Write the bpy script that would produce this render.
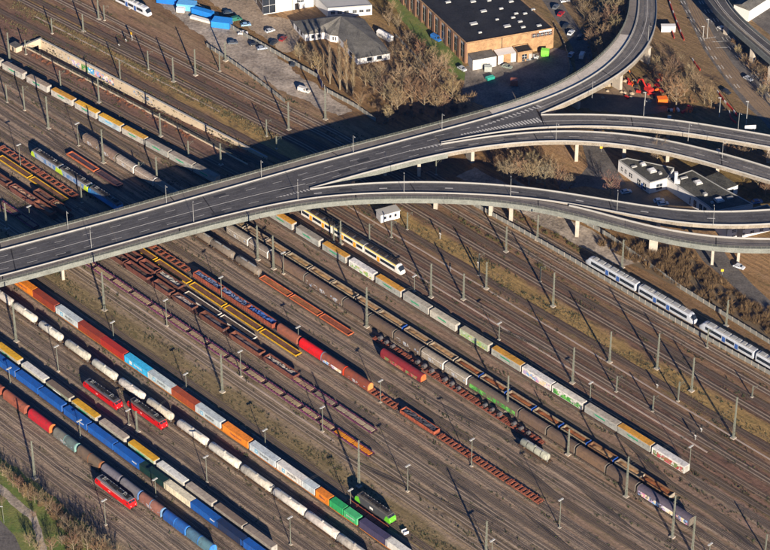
import bpy, math, random
from mathutils import Vector, Matrix
random.seed(7)
SC = bpy.context.scene
for o in list(bpy.data.objects): bpy.data.objects.remove(o)
COL = SC.collection

# ------------------------------------------------------------------ camera
F, D, TH = 2600.0, 960.0, math.radians(35)          # focal length in photo pixels, distance, depression
S_, C_ = math.sin(TH), math.cos(TH)
CAMP = Vector((0, -D*C_, D*S_))
cam = bpy.data.cameras.new('camera'); cam.sensor_width = 36; cam.lens = F/770*36
cam.clip_start = 5; cam.clip_end = 6000
camo = bpy.data.objects.new('camera', cam); COL.objects.link(camo)
camo.location = CAMP; camo.rotation_euler = (math.pi/2-TH, 0, 0); SC.camera = camo

# ------------------------------------------------------------------ sky and sun
SUN_EL, SUN_DIR = math.radians(16.5), Vector((0.262, -0.965, 0))   # low winter sun behind the camera
w = bpy.data.worlds.new('World'); SC.world = w; w.use_nodes = True
nt = w.node_tree; bg = nt.nodes['Background']; sky = nt.nodes.new('ShaderNodeTexSky')
sky.sky_type = 'NISHITA'; sky.sun_disc = False; sky.sun_elevation = SUN_EL
sky.sun_rotation = math.atan2(SUN_DIR.x, SUN_DIR.y)
nt.links.new(sky.outputs[0], bg.inputs[0]); sky.air_density = 0.7; sky.dust_density = 0.1; sky.ozone_density = 9.0; bg.inputs[1].default_value = 0.05
sl = bpy.data.lights.new('sun', 'SUN'); sl.energy = 5.0; sl.angle = math.radians(0.5); sl.color = (1.0, 0.87, 0.72)
so = bpy.data.objects.new('sun', sl); COL.objects.link(so)
sd = SUN_DIR.normalized()*math.cos(SUN_EL) + Vector((0, 0, math.sin(SUN_EL)))
so.rotation_euler = sd.to_track_quat('Z', 'Y').to_euler()
SC.view_settings.view_transform = 'Standard'; SC.view_settings.look = 'None'
SC.view_settings.gamma = 1; SC.view_settings.use_curve_mapping = False; SC.view_settings.exposure = 1.1

HAZE = 1.4e-5                                         # density of the air (built at the end)
# ------------------------------------------------------------------ coordinates
def W(px, py, z=0.0):
    """the point of the place at height z that stands at a spot of the survey photograph"""
    x = (px-385)/F; y = -(py-275)/F
    d = Vector((x, C_+y*S_, -S_+y*C_))
    return CAMP + d*((z-CAMP.z)/d.z)
def PX(p):
    r = Vector(p)-CAMP; dep = r.y*C_ - r.z*S_; up = r.y*S_ + r.z*C_
    return 385+F*r.x/dep, 275-F*up/dep
TA = math.radians(-47)                                # bearing of the yard's tracks
U = Vector((math.cos(TA), math.sin(TA), 0)); V = Vector((-U.y, U.x, 0))
def bend(u, v):
    if u > -85: return 0.0
    k = max(0.0, min(1.0, (v+16)/9.0))
    return k*0.066*(u+85)
def UV(u, v, z=0.0): return U*u + V*(v+bend(u, v)) + Vector((0, 0, z))
def uv_of(px, py, z=0.0):
    p = W(px, py, z); return p.dot(U), p.dot(V)
def rot_at(u, v):
    a = UV(u-3, v); b = UV(u+3, v); return math.atan2(b.y-a.y, b.x-a.x)
RZ = 0.26                                             # top of rail
def lin(h):
    h = h.lstrip('#'); r = [int(h[i:i+2], 16)/255 for i in (0, 2, 4)]
    return tuple(c/12.92 if c <= .04045 else ((c+.055)/1.055)**2.4 for c in r)
ORD = ['zeroth','first','second','third','fourth','fifth','sixth','seventh','eighth','ninth','tenth','eleventh','twelfth','thirteenth',
 'fourteenth','fifteenth','sixteenth','seventeenth','eighteenth','nineteenth','twentieth','twenty-first','twenty-second','twenty-third','twenty-fourth','twenty-fifth','twenty-sixth','twenty-seventh','twenty-eighth','twenty-ninth','thirtieth','thirty-first','thirty-second','thirty-third','thirty-fourth']

# ------------------------------------------------------------------ materials
MATS = {}
def mat(name, col=None, rough=0.8, metal=0.0, var=0.25, scale=1.0, objcol=False, dirt=0.0, dirtcol=(0.045,0.032,0.022), fine=6.0, stretch=(1,1,1), spec=0.3, bump=0.0, col2=None):
    m = bpy.data.materials.new(name); m.use_nodes = True; MATS[name] = m
    n = m.node_tree.nodes; l = m.node_tree.links; b = n['Principled BSDF']
    b.inputs['Roughness'].default_value = rough; b.inputs['Metallic'].default_value = metal
    b.inputs['Specular IOR Level'].default_value = spec
    tc = n.new('ShaderNodeTexCoord'); oi = n.new('ShaderNodeObjectInfo')
    add = n.new('ShaderNodeVectorMath'); add.operation = 'ADD'
    cx = n.new('ShaderNodeCombineXYZ'); mul = n.new('ShaderNodeMath'); mul.operation = 'MULTIPLY'; mul.inputs[1].default_value = 137.0
    l.new(oi.outputs['Random'], mul.inputs[0])
    for i in range(3): l.new(mul.outputs[0], cx.inputs[i])
    l.new(tc.outputs['Object'], add.inputs[0]); l.new(cx.outputs[0], add.inputs[1])
    mp = n.new('ShaderNodeMapping'); mp.inputs['Scale'].default_value = stretch; l.new(add.outputs[0], mp.inputs[0])
    def noise(sc, det=4.0):
        t = n.new('ShaderNodeTexNoise'); t.inputs['Scale'].default_value = sc; t.inputs['Detail'].default_value = det
        t.inputs['Roughness'].default_value = 0.65; l.new(mp.outputs[0], t.inputs['Vector']); return t.outputs['Fac']
    n1, n2 = noise(scale), noise(fine)
    rng = n.new('ShaderNodeMapRange'); rng.inputs[1].default_value = 0.3; rng.inputs[2].default_value = 0.7
    rng.inputs[3].default_value = 1-var; rng.inputs[4].default_value = 1+var*0.6
    mm = n.new('ShaderNodeMath'); mm.operation = 'ADD'; l.new(n1, mm.inputs[0]); l.new(n2, mm.inputs[1])
    hm = n.new('ShaderNodeMath'); hm.operation = 'MULTIPLY'; hm.inputs[1].default_value = 0.5; l.new(mm.outputs[0], hm.inputs[0])
    l.new(hm.outputs[0], rng.inputs[0])
    mx = n.new('ShaderNodeMix'); mx.data_type = 'RGBA'; mx.blend_type = 'MULTIPLY'; mx.inputs[0].default_value = 1.0
    if objcol: l.new(oi.outputs['Color'], mx.inputs[6])
    elif col2 is not None:
        c2 = n.new('ShaderNodeMix'); c2.data_type = 'RGBA'; c2.inputs[6].default_value = (*col, 1); c2.inputs[7].default_value = (*col2, 1)
        r2 = n.new('ShaderNodeMapRange'); r2.inputs[1].default_value = .42; r2.inputs[2].default_value = .58; l.new(n1, r2.inputs[0]); l.new(r2.outputs[0], c2.inputs[0])
        l.new(c2.outputs[2], mx.inputs[6])
    else: mx.inputs[6].default_value = (*col, 1)
    l.new(rng.outputs[0], mx.inputs[7]); out = mx.outputs[2]
    if dirt > 0:
        n3 = noise(scale*2.3, 6.0); r3 = n.new('ShaderNodeMapRange'); r3.inputs[1].default_value = .47; r3.inputs[2].default_value = .72
        r3.inputs[3].default_value = 0; r3.inputs[4].default_value = dirt; l.new(n3, r3.inputs[0])
        dm = n.new('ShaderNodeMix'); dm.data_type = 'RGBA'; dm.inputs[7].default_value = (*dirtcol, 1)
        l.new(r3.outputs[0], dm.inputs[0]); l.new(out, dm.inputs[6]); out = dm.outputs[2]
    l.new(out, b.inputs['Base Color'])
    if bump > 0:
        bp = n.new('ShaderNodeBump'); bp.inputs['Strength'].default_value = bump; bp.inputs['Distance'].default_value = 0.3
        l.new(n2, bp.inputs['Height']); l.new(bp.outputs[0], b.inputs['Normal'])
    return m
mat('paint', objcol=True, rough=.5, var=.28, scale=.5, fine=3, dirt=.5, stretch=(1,1,.35))
mat('clean', objcol=True, rough=.4, var=.14, scale=.5, fine=3, dirt=.28, dirtcol=(.06,.05,.045))
mat('rust', objcol=True, rough=.85, var=.7, scale=.7, fine=5, dirt=.65, dirtcol=(.05,.03,.025))
mat('tarp', objcol=True, rough=.7, var=.25, scale=.35, fine=2.5, dirt=.55, dirtcol=(.05,.045,.04))
mat('dark', (.018,.015,.013), rough=.85, var=.4)
mat('chassis', (.035,.026,.02), rough=.85, var=.4, dirt=.4, dirtcol=(.09,.05,.03))
mat('rail', objcol=True, rough=.5, var=.3, scale=.2, spec=.4)
mat('sleeper', (.095,.076,.062), rough=.9, var=.4, scale=.5)
mat('ballast', objcol=True, rough=.95, var=.55, scale=.16, fine=4.5, dirt=.6, dirtcol=(.042,.032,.025), bump=.8)
mat('concrete', (.42,.37,.30), rough=.85, var=.22, scale=.3, fine=3, dirt=.35, dirtcol=(.16,.13,.10))
mat('barrier', (.31,.305,.285), rough=.8, var=.15, scale=.4, fine=3, dirt=.2, dirtcol=(.22,.19,.15))
mat('fascia', (.19,.20,.175), rough=.8, var=.5, scale=.25, fine=2, dirt=.3, dirtcol=(.10,.10,.085))
mat('fascia2', (.27,.235,.185), rough=.85, var=.6, scale=.25, fine=2, dirt=.4, dirtcol=(.13,.11,.085))
mat('asphalt', (.092,.088,.087), rough=.9, var=.6, scale=.12, fine=1.7, dirt=.35, dirtcol=(.040,.038,.038), spec=.25)
mat('rampasphalt', (.165,.150,.135), rough=.9, var=.7, scale=.1, fine=1.4, dirt=.45, dirtcol=(.07,.065,.06))
mat('roofdark', (.08,.078,.064), rough=.9, var=.9, scale=.2, fine=1.6, dirt=.4, dirtcol=(.05,.05,.042))
mat('yardconcrete', (.23,.195,.155), rough=.9, var=.9, scale=.12, fine=1.2, dirt=.55, dirtcol=(.12,.105,.09))
mat('oldasphalt', (.14,.125,.11), rough=.9, var=.8, scale=.12, fine=1.2, dirt=.4, dirtcol=(.075,.07,.062))
mat('walkway', (.20,.175,.15), rough=.9, var=.5, scale=.15, fine=2, dirt=.35, dirtcol=(.13,.12,.10))
mat('lightway', (.58,.52,.44), rough=.9, var=.4, scale=.3, fine=2, dirt=.3, dirtcol=(.24,.21,.18))
mat('line', (.55,.53,.48), rough=.7, var=.25, scale=.6, dirt=.45, dirtcol=(.16,.15,.14))
mat('mast', (.155,.165,.13), rough=.6, var=.2, scale=.4, dirt=.2, dirtcol=(.12,.10,.07))
mat('greypole', (.33,.33,.31), rough=.5, var=.15)
mat('lamp', (.42,.42,.40), rough=.4, var=.1)
mat('glass', (.02,.026,.034), rough=.12, var=.3, spec=.6)
mat('rubber', (.015,.015,.015), rough=.8)
mat('sand', objcol=True, rough=.95, var=.4, scale=.9, fine=6, dirt=.4, dirtcol=(.09,.055,.03), bump=.5)
mat('steel', (.22,.20,.19), rough=.4, metal=.6, var=.3)
mat('brick', (.36,.22,.11), rough=.9, var=.7, scale=.4, fine=5, dirt=.25, dirtcol=(.28,.15,.07))
mat('brickred', (.20,.11,.065), rough=.9, var=.2, scale=.4, fine=5, dirt=.35, dirtcol=(.14,.08,.05))
mat('plaster', (.62,.61,.585), rough=.8, var=.08, scale=.3, fine=2, dirt=.2, dirtcol=(.45,.42,.38))
mat('roofblack', (.022,.022,.023), rough=.85, var=.9, scale=.15, fine=1.5, dirt=.3, dirtcol=(.04,.04,.04))
mat('roofgrey', (.135,.128,.112), rough=.9, var=.8, scale=.25, fine=2.5, dirt=.4, dirtcol=(.09,.085,.075))
mat('rooflight', (.40,.395,.375), rough=.8, var=.12, scale=.2, dirt=.3, dirtcol=(.3,.29,.27))
mat('fence', (.20,.20,.18), rough=.7, var=.2, scale=.4, dirt=.3, dirtcol=(.18,.17,.14))
mat('bark', (.20,.158,.10), rough=.9, var=.3, scale=2)
mat('twig', objcol=True, rough=.9, var=.35, scale=.8, fine=3)
mat('weed', (.075,.066,.034), rough=.95, var=.5, scale=.3, fine=1, col2=(.045,.055,.02))
mat('drygrass', (.19,.145,.07), rough=.95, var=.4, scale=.2, fine=2, col2=(.10,.09,.04))
mat('grass', (.12,.175,.035), rough=.95, var=.5, scale=.10, fine=1.4, col2=(.17,.175,.05), dirt=.25, dirtcol=(.13,.10,.055), bump=.6)
mat('gravel', (.40,.335,.265), rough=.95, var=.9, scale=.10, fine=.9, dirt=.75, dirtcol=(.20,.155,.115), bump=.5)
mat('dirt', (.24,.17,.105), rough=.95, var=.45, scale=.08, fine=1.5, dirt=.5, dirtcol=(.10,.075,.05))
mat('tanlot', (.38,.29,.20), rough=.95, var=.9, scale=.06, fine=1.1, dirt=.4, dirtcol=(.2,.155,.11))
mat('scrubsoil', (.15,.108,.065), rough=.95, var=.4, scale=.1, fine=1.5, dirt=.5, dirtcol=(.07,.065,.03))
mat('trough', (.40,.32,.26), rough=.9, var=.2, scale=.3, dirt=.35, dirtcol=(.22,.16,.12))
mat('red', (.5,.03,.02), rough=.5, var=.2); mat('orange', (.75,.16,.02), rough=.5, var=.2)
mat('white', (.75,.74,.71), rough=.5, var=.1, dirt=.15, dirtcol=(.4,.38,.34))
mat('yellow', (.72,.42,.03), rough=.5, var=.15)
mat('stone', (.36,.29,.20), rough=.95, var=.35, scale=1)

def ground_material(name='ground', objcol=False):
    m = bpy.data.materials.new('yard_'+name); m.use_nodes = True; MATS[name] = m
    n = m.node_tree.nodes; l = m.node_tree.links; b = n['Principled BSDF']; b.inputs['Roughness'].default_value = .95
    b.inputs['Specular IOR Level'].default_value = .15
    tc = n.new('ShaderNodeTexCoord'); mp = n.new('ShaderNodeMapping'); mp.inputs['Rotation'].default_value = (0, 0, -TA)
    l.new(tc.outputs['Object'], mp.inputs[0])                       # x along the tracks, y across
    def noise(vec, sc, det=5, rough=.6):
        t = n.new('ShaderNodeTexNoise'); t.inputs['Scale'].default_value = sc; t.inputs['Detail'].default_value = det
        t.inputs['Roughness'].default_value = rough; l.new(vec, t.inputs['Vector']); return t.outputs['Fac']
    st = n.new('ShaderNodeMapping'); st.inputs['Scale'].default_value = (.07, 1, 1); l.new(mp.outputs[0], st.inputs[0])
    s7 = n.new('ShaderNodeMapping'); s7.inputs['Scale'].default_value = (.35, 1, 1); l.new(mp.outputs[0], s7.inputs[0])
    sx = n.new('ShaderNodeSeparateXYZ'); l.new(mp.outputs[0], sx.inputs[0])
    def math_(op, a, b_=None):
        t = n.new('ShaderNodeMath'); t.operation = op
        for i, q in enumerate((a, b_)):
            if q is None: continue
            if isinstance(q, float): t.inputs[i].default_value = q
            else: l.new(q, t.inputs[i])
        return t.outputs[0]
    def mix(fac, c6, c7, mode='MIX'):
        t = n.new('ShaderNodeMix'); t.data_type = 'RGBA'; t.blend_type = mode
        if isinstance(fac, float): t.inputs[0].default_value = fac
        else: l.new(fac, t.inputs[0])
        for i, q in ((6, c6), (7, c7)):
            if isinstance(q, tuple): t.inputs[i].default_value = (*q, 1)
            else: l.new(q, t.inputs[i])
        return t.outputs[2]
    def rng(x, a, b_, lo=0.0, hi=1.0):
        t = n.new('ShaderNodeMapRange'); l.new(x, t.inputs[0]); t.inputs[1].default_value = a; t.inputs[2].default_value = b_; t.inputs[3].default_value = lo; t.inputs[4].default_value = hi; return t.outputs[0]
    if objcol:
        oi = n.new('ShaderNodeObjectInfo'); base = oi.outputs['Color']
    else:
        nz = noise(mp.outputs[0], .07, 6)
        pv = math_('ADD', sx.outputs[1], math_('MULTIPLY', math_('SUBTRACT', nz, .5), 10.0))
        cr = n.new('ShaderNodeValToRGB'); l.new(math_('DIVIDE', math_('ADD', pv, 200.0), 400.0), cr.inputs[0])
        G='#8c7b69'; B='#8b7460'; DB='#73594a'; OL='#7f6f50'; GR='#978472'; DG='#957b4e'; SB='#7c6247'; TN='#9a7b58'
        stops = [(-200,'#6f6d3e'),(-170,'#77704a'),(-164,G),(-140,'#857567'),(-128,G),(-106,'#877566'),(-97,B),(-93,OL),(-87,OL),(-84,GR),(-77,'#857661'),(-66,G),(-50,B),(-40,GR),(-28,B),(-10,'#86705f'),
            (4,DB),(16,DB),(23,SB),(26,DG),(33,DG),(36,DB),(42,DB),(45,SB),(49,'#8a6d56'),(57,'#8b7358'),(64,SB),(80,'#7a5f3c'),(110,TN),(140,'#736036'),(190,'#7f694c')]
        e = cr.color_ramp.elements
        e[0].position = 0; e[0].color = (*lin(stops[0][1]), 1); e[1].position = 1; e[1].color = (*lin(stops[-1][1]), 1)
        for v, h in stops[1:-1]: q = e.new((v+200)/400); q.color = (*lin(h), 1)
        base = cr.outputs[0]
    # streaks along the tracks, stones, moss and weed patches, oil
    s1 = noise(st.outputs[0], .8, 5, .7); s2 = noise(mp.outputs[0], 2.4, 3, .8); s3 = noise(s7.outputs[0], .28, 8, .72); s5 = noise(mp.outputs[0], .8, 4, .7); s6 = noise(s7.outputs[0], .16, 6, .7)
    sm = math_('ADD', math_('ADD', math_('MULTIPLY', s1, 1.5), math_('MULTIPLY', s2, .7)), math_('MULTIPLY', s5, .9))
    col = mix(1.0, base, rng(sm, 1.1, 2.0, .38, 1.62), 'MULTIPLY')
    col = mix(rng(s3, .54, .66, 0, .6), col, lin('#625b36'))
    col = mix(rng(s6, .57, .67, 0, .75), col, lin('#463a32'))
    col = mix(rng(s6, .44, .34, 0, .45), col, lin('#9a8068'))
    l.new(col, b.inputs['Base Color'])
    bp = n.new('ShaderNodeBump'); bp.inputs['Strength'].default_value = .8; bp.inputs['Distance'].default_value = .35
    l.new(math_('ADD', s2, s5), bp.inputs['Height']); l.new(bp.outputs[0], b.inputs['Normal'])
ground_material(); ground_material('ballast', True)
mat('stain', objcol=True, rough=.9, var=.45, scale=.25, fine=2.5, dirt=.5, dirtcol=(.10,.075,.05))
mat('tyrewear', (.110,.106,.104), rough=.85, var=.5, scale=.25, fine=1.5); mat('tarpatch', (.038,.037,.037), rough=.8, var=.3)

def graffiti_material(name, c, seed, thr=.5):
    m = bpy.data.materials.new(name); m.use_nodes = True; MATS[name] = m
    n = m.node_tree.nodes; l = m.node_tree.links; b = n['Principled BSDF']
    tc = n.new('ShaderNodeTexCoord'); t = n.new('ShaderNodeTexVoronoi'); t.inputs['Scale'].default_value = .9; l.new(tc.outputs['Object'], t.inputs['Vector'])
    cr = n.new('ShaderNodeValToRGB'); cr.color_ramp.interpolation = 'CONSTANT'
    sp = n.new('ShaderNodeSeparateColor'); l.new(t.outputs['Color'], sp.inputs[0]); l.new(sp.outputs[0], cr.inputs[0])
    e = cr.color_ramp.elements
    e[0].color = (*lin(c[0]), 1); e[1].position = 1/len(c); e[1].color = (*lin(c[1]), 1)
    for i in range(2, len(c)): q = e.new(i/len(c)); q.color = (*lin(c[i]), 1)
    l.new(cr.outputs[0], b.inputs['Base Color']); b.inputs['Roughness'].default_value = .7
    z = n.new('ShaderNodeTexNoise'); z.inputs['Scale'].default_value = .55; z.inputs['Detail'].default_value = 7; z.inputs['Roughness'].default_value = .7
    mp = n.new('ShaderNodeMapping'); mp.inputs['Location'].default_value = (seed*3.1, seed, seed*7.7); l.new(tc.outputs['Object'], mp.inputs[0]); l.new(mp.outputs[0], z.inputs['Vector'])
    g = n.new('ShaderNodeMath'); g.operation = 'GREATER_THAN'; g.inputs[1].default_value = thr; l.new(z.outputs['Fac'], g.inputs[0])
    l.new(g.outputs[0], b.inputs['Alpha'])
graffiti_material('graf_white', ['#bdb8b0','#a9a4a0','#8f9fb4'], 1, .55)
graffiti_material('graf_green', ['#4f9a3c','#68ad4e','#3f8038'], 2, .46)
graffiti_material('graf_mix', ['#d9d3cc','#c98aa0','#7aa0c8','#b0a0c0','#d8c7a0'], 3, .45)
graffiti_material('graf_yellow', ['#c0b05a','#7aa860','#c0c0b4','#8fae6a'], 4, .48)
graffiti_material('graf_red', ['#a84040','#b25458','#9a6a48','#6a7d4a'], 5, .46)

# ------------------------------------------------------------------ mesh helpers
class MB:
    def __init__(s): s.v = []; s.f = []; s.m = []; s.mats = []
    def mi(s, name):
        if name not in s.mats: s.mats.append(name)
        return s.mats.index(name)
    def add(s, verts, faces, m):
        o = len(s.v); i = s.mi(m); s.v += [tuple(p) for p in verts]
        for f in faces: s.f.append(tuple(o+k for k in f)); s.m.append(i)
        return s
    def box(s, x0, x1, y0, y1, z0, z1, m):
        return s.add([(x0,y0,z0),(x1,y0,z0),(x1,y1,z0),(x0,y1,z0),(x0,y0,z1),(x1,y0,z1),(x1,y1,z1),(x0,y1,z1)],
              [(0,3,2,1),(4,5,6,7),(0,1,5,4),(1,2,6,5),(2,3,7,6),(3,0,4,7)], m)
    def beam(s, p, q, w, h, m, up=Vector((0,0,1))):
        p = Vector(p); q = Vector(q); d = (q-p).normalized()
        a = d.cross(up)
        if a.length < 1e-4: a = d.cross(Vector((1,0,0)))
        a.normalize(); b = a.cross(d); a = a*w/2; b = b*h/2
        return s.add([p-a-b,p+a-b,p+a+b,p-a+b,q-a-b,q+a-b,q+a+b,q-a+b],[(0,1,2,3),(7,6,5,4),(0,4,5,1),(1,5,6,2),(2,6,7,3),(3,7,4,0)], m)
    def cyl(s, p, q, r0, r1, n, m, caps=True):
        p = Vector(p); q = Vector(q); d = (q-p).normalized(); a = d.cross(Vector((0,0,1)))
        if a.length < 1e-4: a = Vector((1,0,0))
        a.normalize(); b = d.cross(a); vs = []
        for c, r in ((p, r0), (q, r1)):
            for k in range(n):
                t = 2*math.pi*k/n; vs.append(c+a*(r*math.cos(t))+b*(r*math.sin(t)))
        fs = [(k, (k+1) % n, n+(k+1) % n, n+k) for k in range(n)]
        if caps: fs += [tuple(range(n-1, -1, -1)), tuple(range(n, 2*n))]
        return s.add(vs, fs, m)
    def prism(s, poly, x0, x1, m, mtop=None, topz=None):          # (y,z) outline drawn out along x
        n = len(poly); vs = [(x0, y, z) for y, z in poly]+[(x1, y, z) for y, z in poly]
        for k in range(n):
            j = (k+1) % n; t = m
            if mtop and min(poly[k][1], poly[j][1]) >= topz: t = mtop
            s.add([vs[k], vs[j], vs[n+j], vs[n+k]], [(0,1,2,3)], t)
        return s.add(vs, [tuple(range(n-1,-1,-1)), tuple(range(n,2*n))], m)
    def side(s, poly, y0, y1, m):                                  # (x,z) outline drawn out along y
        n = len(poly); vs = [(x, y0, z) for x, z in poly]+[(x, y1, z) for x, z in poly]
        return s.add(vs, [tuple(range(n)), tuple(range(2*n-1,n-1,-1))]+[((k+1)%n, k, n+k, n+(k+1)%n) for k in range(n)], m)
    def lathe(s, prof, n, m, z0):                                   # (x, r) profile round the x axis at height z0
        vs = [(x, r*math.cos(2*math.pi*k/n), z0+r*math.sin(2*math.pi*k/n)) for x, r in prof for k in range(n)]
        fs = [(i*n+k, i*n+(k+1)%n, (i+1)*n+(k+1)%n, (i+1)*n+k) for i in range(len(prof)-1) for k in range(n)]
        return s.add(vs, fs, m)
    def slab(s, pts, z0, z1, m, mside=None):                        # polygon of (x,y) with a height
        n = len(pts); a = sum(pts[i][0]*pts[(i+1)%n][1]-pts[(i+1)%n][0]*pts[i][1] for i in range(n))
        if a < 0: pts = pts[::-1]
        s.add([(p[0],p[1],z1) for p in pts], [tuple(range(n))], m)
        for i in range(n):
            j = (i+1) % n
            s.add([(pts[i][0],pts[i][1],z0),(pts[j][0],pts[j][1],z0),(pts[j][0],pts[j][1],z1),(pts[i][0],pts[i][1],z1)], [(0,1,2,3)], mside or m)
        return s
    def mesh(s, name, smooth=False):
        me = bpy.data.meshes.new(name); me.from_pydata(s.v, [], s.f)
        for q in s.mats: me.materials.append(MATS[q])
        if len(s.mats) > 1: me.polygons.foreach_set('material_index', s.m)
        if smooth: me.polygons.foreach_set('use_smooth', [True]*len(s.f))
        me.update(); return me
CACHE = {}
def cached(key, fn):
    if key not in CACHE: CACHE[key] = fn()
    return CACHE[key]
def ob(name, me, parent=None, loc=None, rz=0.0, color=None, kind=None):
    o = bpy.data.objects.new(name, me); COL.objects.link(o)
    if parent: o.parent = parent
    if loc is not None: o.location = loc
    if rz: o.rotation_euler = (0, 0, rz)
    if color: o.color = (*color, 1)
    if kind: o['kind'] = kind
    return o
def tag(o, label, cat, group=None):
    o['label'] = label; o['category'] = cat
    if group: o['group'] = group
    return o
def thing(name, label, cat, group=None, loc=(0,0,0), rz=0.0):
    o = bpy.data.objects.new(name, None); COL.objects.link(o); o.empty_display_size = .5
    o.location = loc; o.rotation_euler = (0, 0, rz); return tag(o, label, cat, group)
def text_mesh(txt, size, m):
    def mk():
        cu = bpy.data.curves.new('t', 'FONT'); cu.body = txt; cu.size = size; cu.align_x = 'CENTER'; cu.align_y = 'CENTER'; cu.extrude = .004; cu.resolution_u = 2
        t = bpy.data.objects.new('t', cu); COL.objects.link(t)
        me = bpy.data.meshes.new_from_object(t); bpy.data.objects.remove(t); me.materials.clear(); me.materials.append(MATS[m]); return me
    return cached(('txt', txt, size, m), mk)
def lettering(parent, txt, size, m, x, y, z, sign=-1):
    o = ob('lettering', text_mesh(txt, size, m), parent, (x, y, z)); o.rotation_euler = (math.pi/2, 0, 0 if sign < 0 else math.pi); return o
# ================================================================== THE SETTING
TR_U0, TR_U1, TR_V0, TR_V1, TR_C = -226.0, -84.0, 12.5, 20.7, 16.6      # the cutting
def depth_at(u): return max(0.0, min(7.0, 7.0*(TR_U1-u)/(TR_U1-TR_U0)*1.05))
def build_ground():
    mb = MB(); R = 1600
    h = [UV(TR_U0, TR_V0), UV(TR_U1, TR_V0), UV(TR_U1, TR_V1), UV(TR_U0, TR_V1)]
    o = [U*-R+V*-R, U*R+V*-R, U*R+V*R, U*-R+V*R]
    for i in range(4):
        j = (i+1) % 4; mb.add([o[i], o[j], h[j], h[i]], [(0,1,2,3)], 'ground')
    g = ob('ground', mb.mesh('ground'), kind='structure')
build_ground()
def rough_edge(p, amp):
    r = random.Random(len(p)*31+int(p[0][0])); out = []
    for i in range(len(p)):
        a = Vector((p[i][0], p[i][1], 0)); b = Vector((p[(i+1)%len(p)][0], p[(i+1)%len(p)][1], 0)); d = b-a; k = max(1, int(d.length/1.6)); nn = Vector((-d.y, d.x, 0)).normalized()
        ph = r.uniform(0, 6.28)
        for j in range(k): out.append(a+d*j/k+nn*(amp*(.6*math.sin(j*.55+ph)+r.uniform(-.5,.5)) if j else 0))
    return out
def sheet(name, pts, z, m, world=False, jag=0.0):
    p = [(q if world else W(*q)) for q in pts]
    if jag: p = rough_edge(p, jag)
    n = len(p); a = sum(p[i][0]*p[(i+1)%n][1]-p[(i+1)%n][0]*p[i][1] for i in range(n))
    if a < 0: p = p[::-1]
    me = bpy.data.meshes.new(name); me.from_pydata([(q[0], q[1], z) for q in p], [], [tuple(range(n))]); me.materials.append(MATS[m])
    return ob(name, me, kind='structure')
def resample(pts, step=None, n=None):
    d = [0.0]
    for i in range(1, len(pts)): d.append(d[-1]+(pts[i]-pts[i-1]).length)
    n = n or max(2, int(d[-1]/step)+1); out = []; k = 0
    for i in range(n):
        t = d[-1]*i/(n-1)
        while k < len(d)-2 and d[k+1] < t: k += 1
        out.append(pts[k].lerp(pts[k+1], (t-d[k])/max(1e-6, d[k+1]-d[k])))
    return out
def smooth(pts, it=10):
    p = [q.copy() for q in pts]
    for _ in range(it): p = [p[0]]+[p[i-1]*.25+p[i]*.5+p[i+1]*.25 for i in range(1, len(p)-1)]+[p[-1]]
    return p
def line_px(pts, z, step=5.0, it=10): return smooth(resample([W(x, y, z) for x, y in pts], step), it)
def clip_px(line, x0=None, x1=None):
    out = []; X = [PX(p)[0] for p in line]
    def crossing(i, j, x): return line[i].lerp(line[j], (x-X[i])/(X[j]-X[i]))
    for i, p in enumerate(line):
        ok = (x0 is None or X[i] >= x0) and (x1 is None or X[i] <= x1)
        if i:
            for x in (x0, x1):
                if x is not None and (X[i-1]-x)*(X[i]-x) < 0: out.append(crossing(i-1, i, x))
        if ok: out.append(p)
    return out
def sweep(mb, pts, wid, z0, z1, m, mtop=None):                  # a wall along a line
    n = len(pts); L = []; R = []
    for i, p in enumerate(pts):
        d = (pts[min(i+1, n-1)]-pts[max(i-1, 0)]); d.z = 0; d.normalize(); s = Vector((-d.y, d.x, 0))*wid/2; L.append(p+s); R.append(p-s)
    vs = []
    for i in range(n): vs += [L[i]+Vector((0,0,z0)), R[i]+Vector((0,0,z0)), R[i]+Vector((0,0,z1)), L[i]+Vector((0,0,z1))]
    fs = []; ft = []
    for i in range(n-1):
        a = 4*i; b = a+4
        fs += [(a+1,b+1,b+2,a+2), (b+0,a+0,a+3,b+3)]; ft += [(a+2,b+2,b+3,a+3)]
    fs += [(0,1,2,3), (4*n-1,4*n-2,4*n-3,4*n-4)]
    if mtop and mtop != m: mb.add(vs, fs, m); mb.add(vs, ft, mtop)
    else: mb.add(vs, fs+ft, m)
    return mb
def ribbon(mb, A, B, thick, mtop, mside, step=5.0):              # a slab between two edges
    n = max(3, int(max(sum((A[i+1]-A[i]).length for i in range(len(A)-1)), sum((B[i+1]-B[i]).length for i in range(len(B)-1)))/step)+1)
    A = resample(A, n=n); B = resample(B, n=n); dz = Vector((0, 0, -thick)); vs = []
    for a, b in zip(A, B): vs += [a, b, b+dz, a+dz]
    top = [(4*i+1, 4*i+5, 4*i+4, 4*i) for i in range(n-1)]; oth = []
    for i in range(n-1):
        a = 4*i; b = a+4; oth += [(a+2,b+2,b+1,a+1), (a,b,b+3,a+3), (a+3,b+3,b+2,a+2)]
    oth += [(0,3,2,1), (4*n-4,4*n-3,4*n-2,4*n-1)]
    mb.add(vs, top, mtop); mb.add(vs, oth, mside); return A, B
def across(A, B, t): return [a.lerp(b, t) for a, b in zip(A, B)]
def dashes(mb, line, on, off, wid, z, m='line', start=0.0):
    L = resample(line, 1.0); i = int(start)
    while i+on < len(L):
        seg = L[i:i+int(on)+1]; marks(mb, seg, wid, z, m); i += int(on+off)
    return mb
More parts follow.
